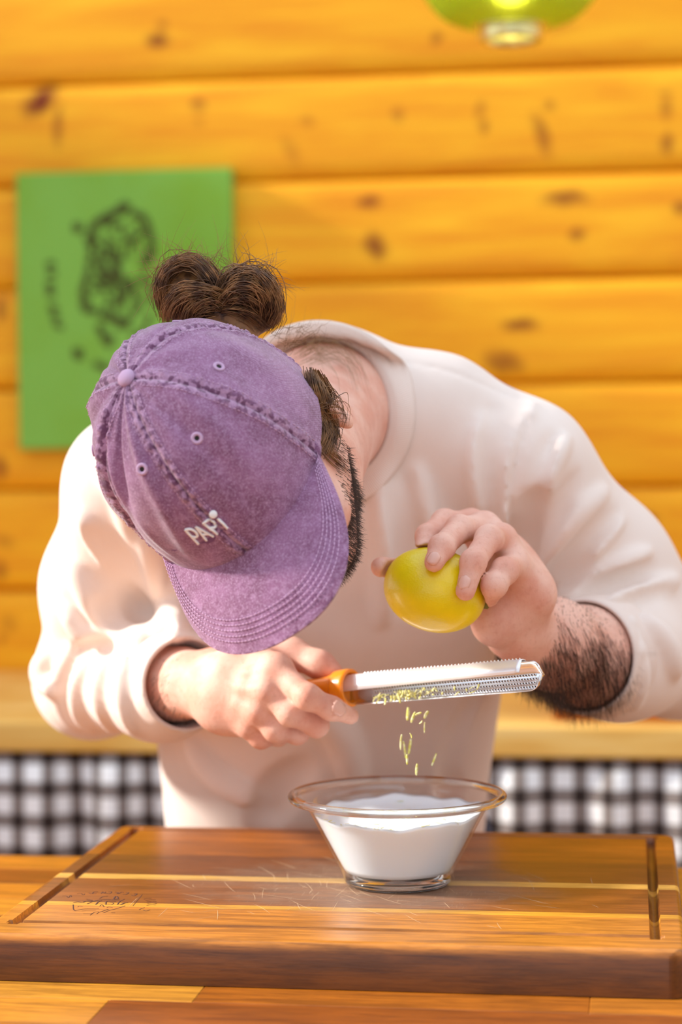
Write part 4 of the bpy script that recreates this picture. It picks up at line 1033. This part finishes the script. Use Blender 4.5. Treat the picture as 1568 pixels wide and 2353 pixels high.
for off in (.0085, .0125, .0165, .0205, .0245):
    pts = []
    for th in np.linspace(-.97, .97, 500):
        run = np.linalg.norm(brim_pt(th, 1) - brim_pt(th, 0))
        if run > off + .004: pts.append(brim_pt(th, 1 - off / run, .0007))
    pts = np.array(pts)
    L = np.concatenate([[0], np.cumsum(np.linalg.norm(np.diff(pts, axis=0), axis=1))]); s = 0.0
    while s + .003 < L[-1]:
        q = [np.array([np.interp(x, L, pts[:, k]) for k in range(3)]) for x in (s, s + .0012, s + .0024)]; q[1] = q[1] + HU * .0003
        paths.append(np.array(q)); rad.append(np.array([.0003, .0004, .0003])); s += .0033
V, Q = tube_mesh(paths, rad, 4); o = quads_obj('brim_stitching', V, Q, M_THREAD); o.parent = cap; o['kind'] = 'stuff'; o['label'] = 'five rows of pale stitching round the brim'
paths = []; rad = []
for i, s0 in enumerate(SEAM):
    for sg in (-1, 1):
        prev = None
        for tt in np.arange(.10, .985, .0205):
            q = []
            for d in (0, .006, .012):
                x = tt + d; r = CA * math.sin(x * PI / 2) ** .86 * 1.08; q.append(cap_pt(s0 + sg * .0062 / r, x, .0004))
            paths.append(np.array(q)); rad.append(np.array([.00022, .0003, .00022]))
V, Q = tube_mesh(paths, rad, 4); o = quads_obj('seam_stitching', V, Q, M_THREAD); o.parent = cap; o['kind'] = 'stuff'
CAPBVH = BVHTree.FromPolygons([Vector(v.tolist()) for v in allV] , allQ)
def cap_see(x, y):
    d = Vector((P(x, y, 1) - CAM).tolist()).normalized(); h = CAPBVH.ray_cast(Vector(CAM.tolist()), d)
    if h[0] is None: return None, None
    n = np.array(h[1]); n = n if np.dot(n, np.array(d)) < 0 else -n; return np.array(h[0]), n
# button, eyelets
bp = cap_pt(.3, .02); bc_ = HP(0, 0, CHB + .0002)
V = []; ax = [HL, HF, HU]
for a in np.linspace(0, 2 * PI, 40, endpoint=False):
    for e in np.linspace(-PI / 2, PI / 2, 14): V.append(bc_ + (HL * math.cos(a) + HF * math.sin(a)) * .0068 * math.cos(e) ** .8 + HU * (.0042 * math.sin(e) + .0012))
o = mesh_obj('button', V, grid_quads(40, 14, True), M_CAPB); o.parent = cap
def eyelet(c, n):
    u = np.cross(n, HU); u /= np.linalg.norm(u); v = np.cross(n, u); V = []; m = 28; k = 8
    for i in range(m):
        a = 2 * PI * i / m; dr = u * math.cos(a) + v * math.sin(a)
        for j in range(k):
            b = 2 * PI * j / k; V.append(c + dr * (.0031 + .0013 * math.cos(b)) + n * (.0004 + .0009 * math.sin(b)))
    Q = grid_quads(m, k, True) + [(i * k + k - 1, ((i + 1) % m) * k + k - 1, ((i + 1) % m) * k, i * k) for i in range(m)]
    o = mesh_obj('eyelet', V, Q, M_CAPB); o.parent = cap
    V = [c + n * .0003] + [c + n * .0003 + (u * math.cos(a) + v * math.sin(a)) * .0016 for a in np.linspace(0, 2 * PI, 12, endpoint=False)]
    o = mesh_obj('eyelet_hole', V, [(0, 1 + i, 1 + (i + 1) % 12) for i in range(12)], M_DARK); o.parent = cap
for x, y in ((503, 843), (453, 1007), (327, 1078)):
    h, n = cap_see(x, y)
    if h is not None: eyelet(h, n)
for az in (-90, 150, 210):
    p = cap_pt(math.radians(az), .52); e = .02; n = np.cross(cap_pt(math.radians(az) + e, .52) - p, cap_pt(math.radians(az), .52 + e) - p); n /= np.linalg.norm(n)
    if np.dot(n, p - HP(0, 0, .02)) < 0: n = -n
    eyelet(p, n)
# embroidered lettering PAPi
def LT(x, y): return (400 + x / 7.84, 1130 + y / 7.84)
GL = [[[(205, 678), (445, 935)], [(205, 678), (300, 668), (385, 712), (425, 780), (385, 812), (325, 798)]],
      [[(392, 625), (590, 872)], [(392, 625), (720, 800)], [(500, 768), (612, 752)]],
      [[(535, 562), (785, 760)], [(535, 562), (620, 505), (710, 525), (752, 590), (725, 642), (668, 650)]],
      [[(782, 476), (965, 658)]]]
for g in GL:
    paths = []; rad = []
    for st in g:
        pp = spline([(*LT(*q), 0) for q in st], 8 * len(st))[:, :2] if len(st) > 2 else np.array([np.array(LT(*st[0])) * (1 - s) + np.array(LT(*st[1])) * s for s in np.linspace(0, 1, 12)])
        q = []
        for x, y in pp:
            h, n = cap_see(x, y)
            if h is not None: q.append(h + n * .0004)
        if len(q) > 2: paths.append(np.array(q)); rad.append(.0010)
    if g is GL[3]:
        h, n = cap_see(*LT(706, 406)); u = np.cross(n, HU); u /= np.linalg.norm(u); v = np.cross(n, u)
        paths.append(np.array([h - n * .0006, h + n * .0008, h + n * .0014])); rad.append(np.array([.0030, .0029, .0022]))
    if paths:
        V, Q = tube_mesh(paths, rad, 10); o = quads_obj('letter', V, Q, M_LETTER); o.parent = cap

# ------------------------------------------------------------------ hair
t = NT('brown_hair'); n1 = t.noise(t.coord(), 90, 3); c = t.mix(t.mapr(n1, .35, .65), srgb(84, 54, 32), srgb(160, 112, 66)); t.set(Base_Color=c, Roughness=.42); M_HAIR = t.m
M_HAIRL = plain('light_brown_hair', srgb(150, 108, 62), .45); M_BEARD = plain('dark_beard', srgb(56, 37, 25), .55); M_ARMH = plain('arm_hair', srgb(58, 36, 22), .55)
rh = random.Random(17)
def jit(p, s): return p + np.array([rh.gauss(0, s) for _ in range(3)])
def strands(name, paths, r, mat, parent, sides=3):
    rad = []
    for p in paths:
        n = len(p); rad.append(r * np.array([1 - .75 * (i / (n - 1)) ** 2 for i in range(n)]) * rh.uniform(.7, 1.2))
    V, Q = tube_mesh(paths, rad, sides); o = quads_obj(name, V, Q, mat); o.parent = parent; o['kind'] = 'stuff'; return o
BUN = -.036        # the bun sits close behind the crown
hb = Field((-.40, 1.38, 1.20), (-.05, 1.74, 1.54), .003)
hb.ell(P(438, 672, 1.598 + BUN), (.0190, .0190, .0165), np.array([camx, camy, camz]), .01); hb.ell(P(563, 682, 1.602 + BUN), (.0215, .0125, .0155), np.array([camx, camy, camz]), .01)
hb.chain([P(430, 720, 1.60 + BUN), P(507, 715, 1.605 + BUN), P(600, 735, 1.61 + BUN)], [.012, .016, .010], .012)
hb.chain([P(507, 705, 1.60 + BUN), HP(.030, -.105, .016), HP(.012, -.080, .008)], [.016, .017, .022], .014)      # hair drawn out through the back of the cap
hb.ell(HP(0, -.055, -.030), (.066, .046, .062), HAX, .02)      # hair on the back of the head below the cap
V, Fq = hb.mesh(2)
hair = quads_obj('hair', V, Fq, M_HAIR, cook); hair['label'] = 'brown hair gathered in a loose bun behind the cap'
paths = []
def loop(pts, n, spread, depth, scale=(.8, 1.04)):
    base = np.array([P(q[0], q[1], q[2] + BUN) for q in pts]); c = base.mean(axis=0)
    for _ in range(n):
        s = rh.uniform(*scale); dz = rh.gauss(0, depth); off = np.array([rh.gauss(0, spread) for _ in range(3)])
        q = [c + (b - c) * s + camz * dz * (1 - .5 * abs(2 * i / (len(base) - 1) - 1)) + off * rh.uniform(.6, 1.4) for i, b in enumerate(base)]
        paths.append(spline(q, 12))
loop([(515, 700, 1.590), (490, 640, 1.585), (440, 600, 1.590), (388, 618, 1.595), (366, 668, 1.600), (378, 725, 1.605)], 330, .0026, .010, (.72, 1.08))
loop([(512, 690, 1.585), (470, 668, 1.572), (420, 672, 1.574), (392, 700, 1.580), (388, 735, 1.590)], 260, .003, .006, (.8, 1.1))
loop([(500, 700, 1.582), (470, 690, 1.572), (440, 710, 1.574), (432, 745, 1.585)], 160, .003, .004, (.8, 1.1))
loop([(505, 690, 1.588), (535, 635, 1.588), (585, 630, 1.590), (622, 665, 1.594), (638, 710, 1.598), (618, 748, 1.602)], 330, .0030, .010, (.72, 1.1))
loop([(510, 690, 1.582), (545, 655, 1.574), (590, 660, 1.578), (612, 700, 1.588), (606, 742, 1.60)], 240, .0028, .006)
loop([(515, 705, 1.584), (545, 680, 1.574), (580, 690, 1.580), (590, 730, 1.595)], 120, .003, .005)
loop([(495, 712, 1.590), (530, 706, 1.582), (570, 716, 1.586), (602, 744, 1.598)], 140, .003, .004, (.85, 1.1))
loop([(500, 716, 1.590), (470, 716, 1.580), (440, 728, 1.584), (420, 748, 1.592)], 90, .003, .004, (.85, 1.1))
strands('bun_strands', paths, .00040, M_HAIR, hair, 4)
paths = []
for _ in range(260):      # flyaways
    a = rh.uniform(.05, PI * .98); cx0 = rh.choice([438, 440, 565]); p0 = P(cx0 + 66 * math.cos(a), 668 - 60 * math.sin(a), 1.592 + BUN); L = abs(rh.gauss(.010, .009)) + .003
    dr = camx * math.cos(a) + camy * math.sin(a) + camz * rh.gauss(0, .4); tg = camx * -math.sin(a) + camy * math.cos(a); cu = rh.gauss(0, .8)
    paths.append(np.array([p0 + dr * L * s + tg * cu * L * s * s for s in np.linspace(-.4, 1, 7)]))
for p in ([(455, 600), (452, 575), (460, 562), (466, 575), (462, 592)], [(470, 600), (500, 588), (520, 585)], [(560, 625), (585, 600), (590, 585)], [(555, 580), (585, 590), (592, 615), (582, 628)], [(420, 590), (410, 572), (405, 560)], [(365, 640), (345, 660), (340, 690)], [(360, 660), (345, 700), (335, 730)], [(372, 612), (350, 620), (336, 640)], [(560, 620), (600, 612), (640, 650)]):
    paths.append(spline([P(x, y, 1.59 + BUN) for x, y in p], 12))
strands('flyaway_strands', paths, .00022, M_HAIRL, hair)
# side hair over the ear, nape wisps
BODYBVH = BVHTree.FromPolygons([Vector(v) for v in BODY_V.tolist()], [tuple(p.vertices) for p in body.data.polygons])
def skin_see(x, y):
    d = Vector((P(x, y, 1) - CAM).tolist()).normalized(); h = BODYBVH.ray_cast(Vector(CAM.tolist()), d)
    return (None, None) if h[0] is None else (np.array(h[0]), np.array(h[1]))
paths = []; light = []
def sweep_hair(pts, n, spread, lift, out):
    for _ in range(n):
        ox, oy = rh.gauss(0, spread), rh.gauss(0, spread); q = []; lf = abs(rh.gauss(lift, lift * .5)) + .0006
        for i, (x, y) in enumerate(pts):
            k = 1 + .5 * i / len(pts); h, nn = skin_see(x + ox * k + rh.gauss(0, 1.5), y + oy * k + rh.gauss(0, 1.5))
            if h is None: continue
            if q and abs(np.dot(h - q[-1], camz)) > .03: continue
            q.append(h + nn * lf * (.3 + .7 * math.sin(PI * min(1, (i + .6) / len(pts)))))
        if len(q) > 2: out.append(spline(q, 9))
sweep_hair([(722, 860), (738, 905), (745, 960), (742, 1015)], 220, 9, .003, paths)
sweep_hair([(724, 930), (742, 965), (752, 995), (740, 1030)], 220, 9, .003, paths)
sweep_hair([(722, 905), (752, 898), (785, 925), (800, 950)], 36, 8, .006, paths)
sweep_hair([(726, 945), (756, 930), (785, 945), (792, 975)], 24, 7, .006, paths)
sweep_hair([(738, 1010), (756, 1040), (790, 1070), (815, 1080)], 40, 9, .001, paths)
strands('side_hair', paths, .00034, M_HAIR, hair)
sweep_hair([(690, 800), (715, 835), (732, 870), (740, 905)], 150, 16, .004, light)
sweep_hair([(700, 830), (745, 815), (785, 840), (806, 890)], 60, 16, .007, light)
for _ in range(40):
    x, y = rh.uniform(640, 720), rh.uniform(752, 800); p = P(x, y, 1.63); a = rh.uniform(-.6, 1.3); L = rh.uniform(.008, .02)
    light.append(np.array([p + (camx * math.cos(a) + camy * math.sin(a)) * L * s + camy * -.012 * s * s * rh.uniform(-1, 1) for s in np.linspace(-.6, 1, 7)]))
strands('nape_wisps', light, .00018, M_HAIRL, hair)
# beard, brows, arm hair
q = (BODY_V - HC) @ HAX.T; n = len(q)
def fur(name, mask, count, L, dirfn, r, mat, parent, seed):
    idx = np.nonzero(mask)[0]; g = np.random.default_rng(seed)
    if len(idx) == 0: return
    out = []
    for i in g.choice(idx, count):
        p = BODY_V[i].astype(float) + g.normal(0, .0008, 3); nn = BODY_N[i].astype(float); dv = dirfn(p, nn, g); dv /= np.linalg.norm(dv); l = L * g.uniform(.5, 1.2); bend = g.normal(0, .22, 3)
        out.append(np.array([p - nn * .0004 + dv * l * s + bend * l * s * s * .4 for s in (0, .25, .5, .75, 1)]))
    return strands(name, out, r, mat, parent)
jaw = (q[:, 1] > -.004) & (q[:, 2] < -.036 - .45 * np.clip(.075 - np.abs(q[:, 0]), 0, .05)) & (np.abs(q[:, 0]) < .075) & (q[:, 2] > -.125) & ~((np.abs(q[:, 0]) < .02) & (q[:, 2] > -.067) & (q[:, 2] < -.050)) & ~((q[:, 2] > -.047) & (q[:, 1] > .085))
cheek = (q[:, 1] > -.004) & (q[:, 1] < .07) & (q[:, 2] < -.030) & (q[:, 2] > -.056) & (np.abs(q[:, 0]) < .075)
fur('beard', jaw & ~cheek, 11000, .0062, lambda p, nn, g: nn * .40 - HU * .75 + HF * .35 + g.normal(0, .25, 3), .00015, M_BEARD, hair, 1)
fur('stubble', cheek, 500, .0050, lambda p, nn, g: nn * .2 - HU * .8 + HF * .3, .00020, M_BEARD, hair, 2)
fur('eyebrows', (q[:, 2] > -.008) & (q[:, 2] < .004) & (q[:, 1] > .07) & (np.abs(q[:, 0]) > .014) & (np.abs(q[:, 0]) < .05), 500, .006, lambda p, nn, g: nn * .5 + HL * math.copysign(1, np.dot(p - HC, HL)), .0003, M_BEARD, hair, 3)
def along(p, a, b): return (p - a) @ (b - a) / ((b - a) @ (b - a))
tl = along(BODY_V, CUF_L, W_L); dl = np.linalg.norm(BODY_V - (CUF_L + np.clip(tl, 0, 1)[:, None] * (W_L - CUF_L)), axis=1)
wl = (W_L - CUF_L) / np.linalg.norm(W_L - CUF_L)
fur('forearm_hair', (tl > -.1) & (tl < .92) & (dl < .052) & ((BODY_N @ camz > -.3)), 5200, .0170, lambda p, nn, g: nn * .16 - wl * .30 - camy * .9 + g.normal(0, .10, 3), .00015, M_ARMH, hair, 4)
tr = along(BODY_V, E_R, W_R); dr_ = np.linalg.norm(BODY_V - (E_R + np.clip(tr, 0, 1.15)[:, None] * (W_R - E_R)), axis=1); wr_ = (W_R - E_R) / np.linalg.norm(W_R - E_R)
fur('wrist_hair', (tr > .86) & (tr < 1.06) & (dr_ < .04) & (BODY_N @ camz > -.2), 420, .0090, lambda p, nn, g: nn * .2 - wr_ * .5 - camy * .7 + g.normal(0, .15, 3), .00016, M_ARMH, hair, 5)
# eyes and fingernails
for sg in (-1, 1):
    c = HP(sg * .031, .0795, -.018); V = [c + (HL * math.cos(a) * math.cos(e) + HU * math.sin(a) * math.cos(e) + HF * math.sin(e)) * .0122 for a in np.linspace(0, 2 * PI, 24, endpoint=False) for e in np.linspace(-PI / 2, PI / 2, 12)]
    mesh_obj('eye', V, grid_quads(24, 12, True), M_WHITE, cook)
t = NT('fingernail'); t.set(Base_Color=(*srgb(228, 178, 160), 1), Roughness=.3); M_NAIL = t.m
def nail(x, y, ang, L, w):
    h, n = skin_see(x, y)
    if h is None: return
    u = camx * math.cos(ang) + camy * math.sin(ang); u = u - n * u.dot(n); u /= np.linalg.norm(u); v = np.cross(n, u); V = []
    for i in range(9):
        for j in range(7):
            s, tt = -1 + i / 4, -1 + j / 3; x1 = s * L / 2; y1 = tt * w / 2 * math.sqrt(max(0.05, 1 - abs(s) ** 4)); V.append(h + u * x1 + v * y1 + n * (.0007 - .0022 * tt * tt - .0006 * s * s))
    o = mesh_obj('fingernail', V, grid_quads(9, 7), M_NAIL, cook); md = o.modifiers.new('thickness', 'SOLIDIFY'); md.thickness = .0008; md.offset = 0
nail(781, 1628, math.radians(-22), .0130, .0115); nail(1066, 1338, math.radians(-105), .0110, .0095); nail(996, 1282, math.radians(-120), .0105, .0095); nail(968, 1266, math.radians(-115), .0100, .0090)
tag(cook, 'cook in a cream sweatshirt and purple cap, bent over grating lemon zest', 'person')
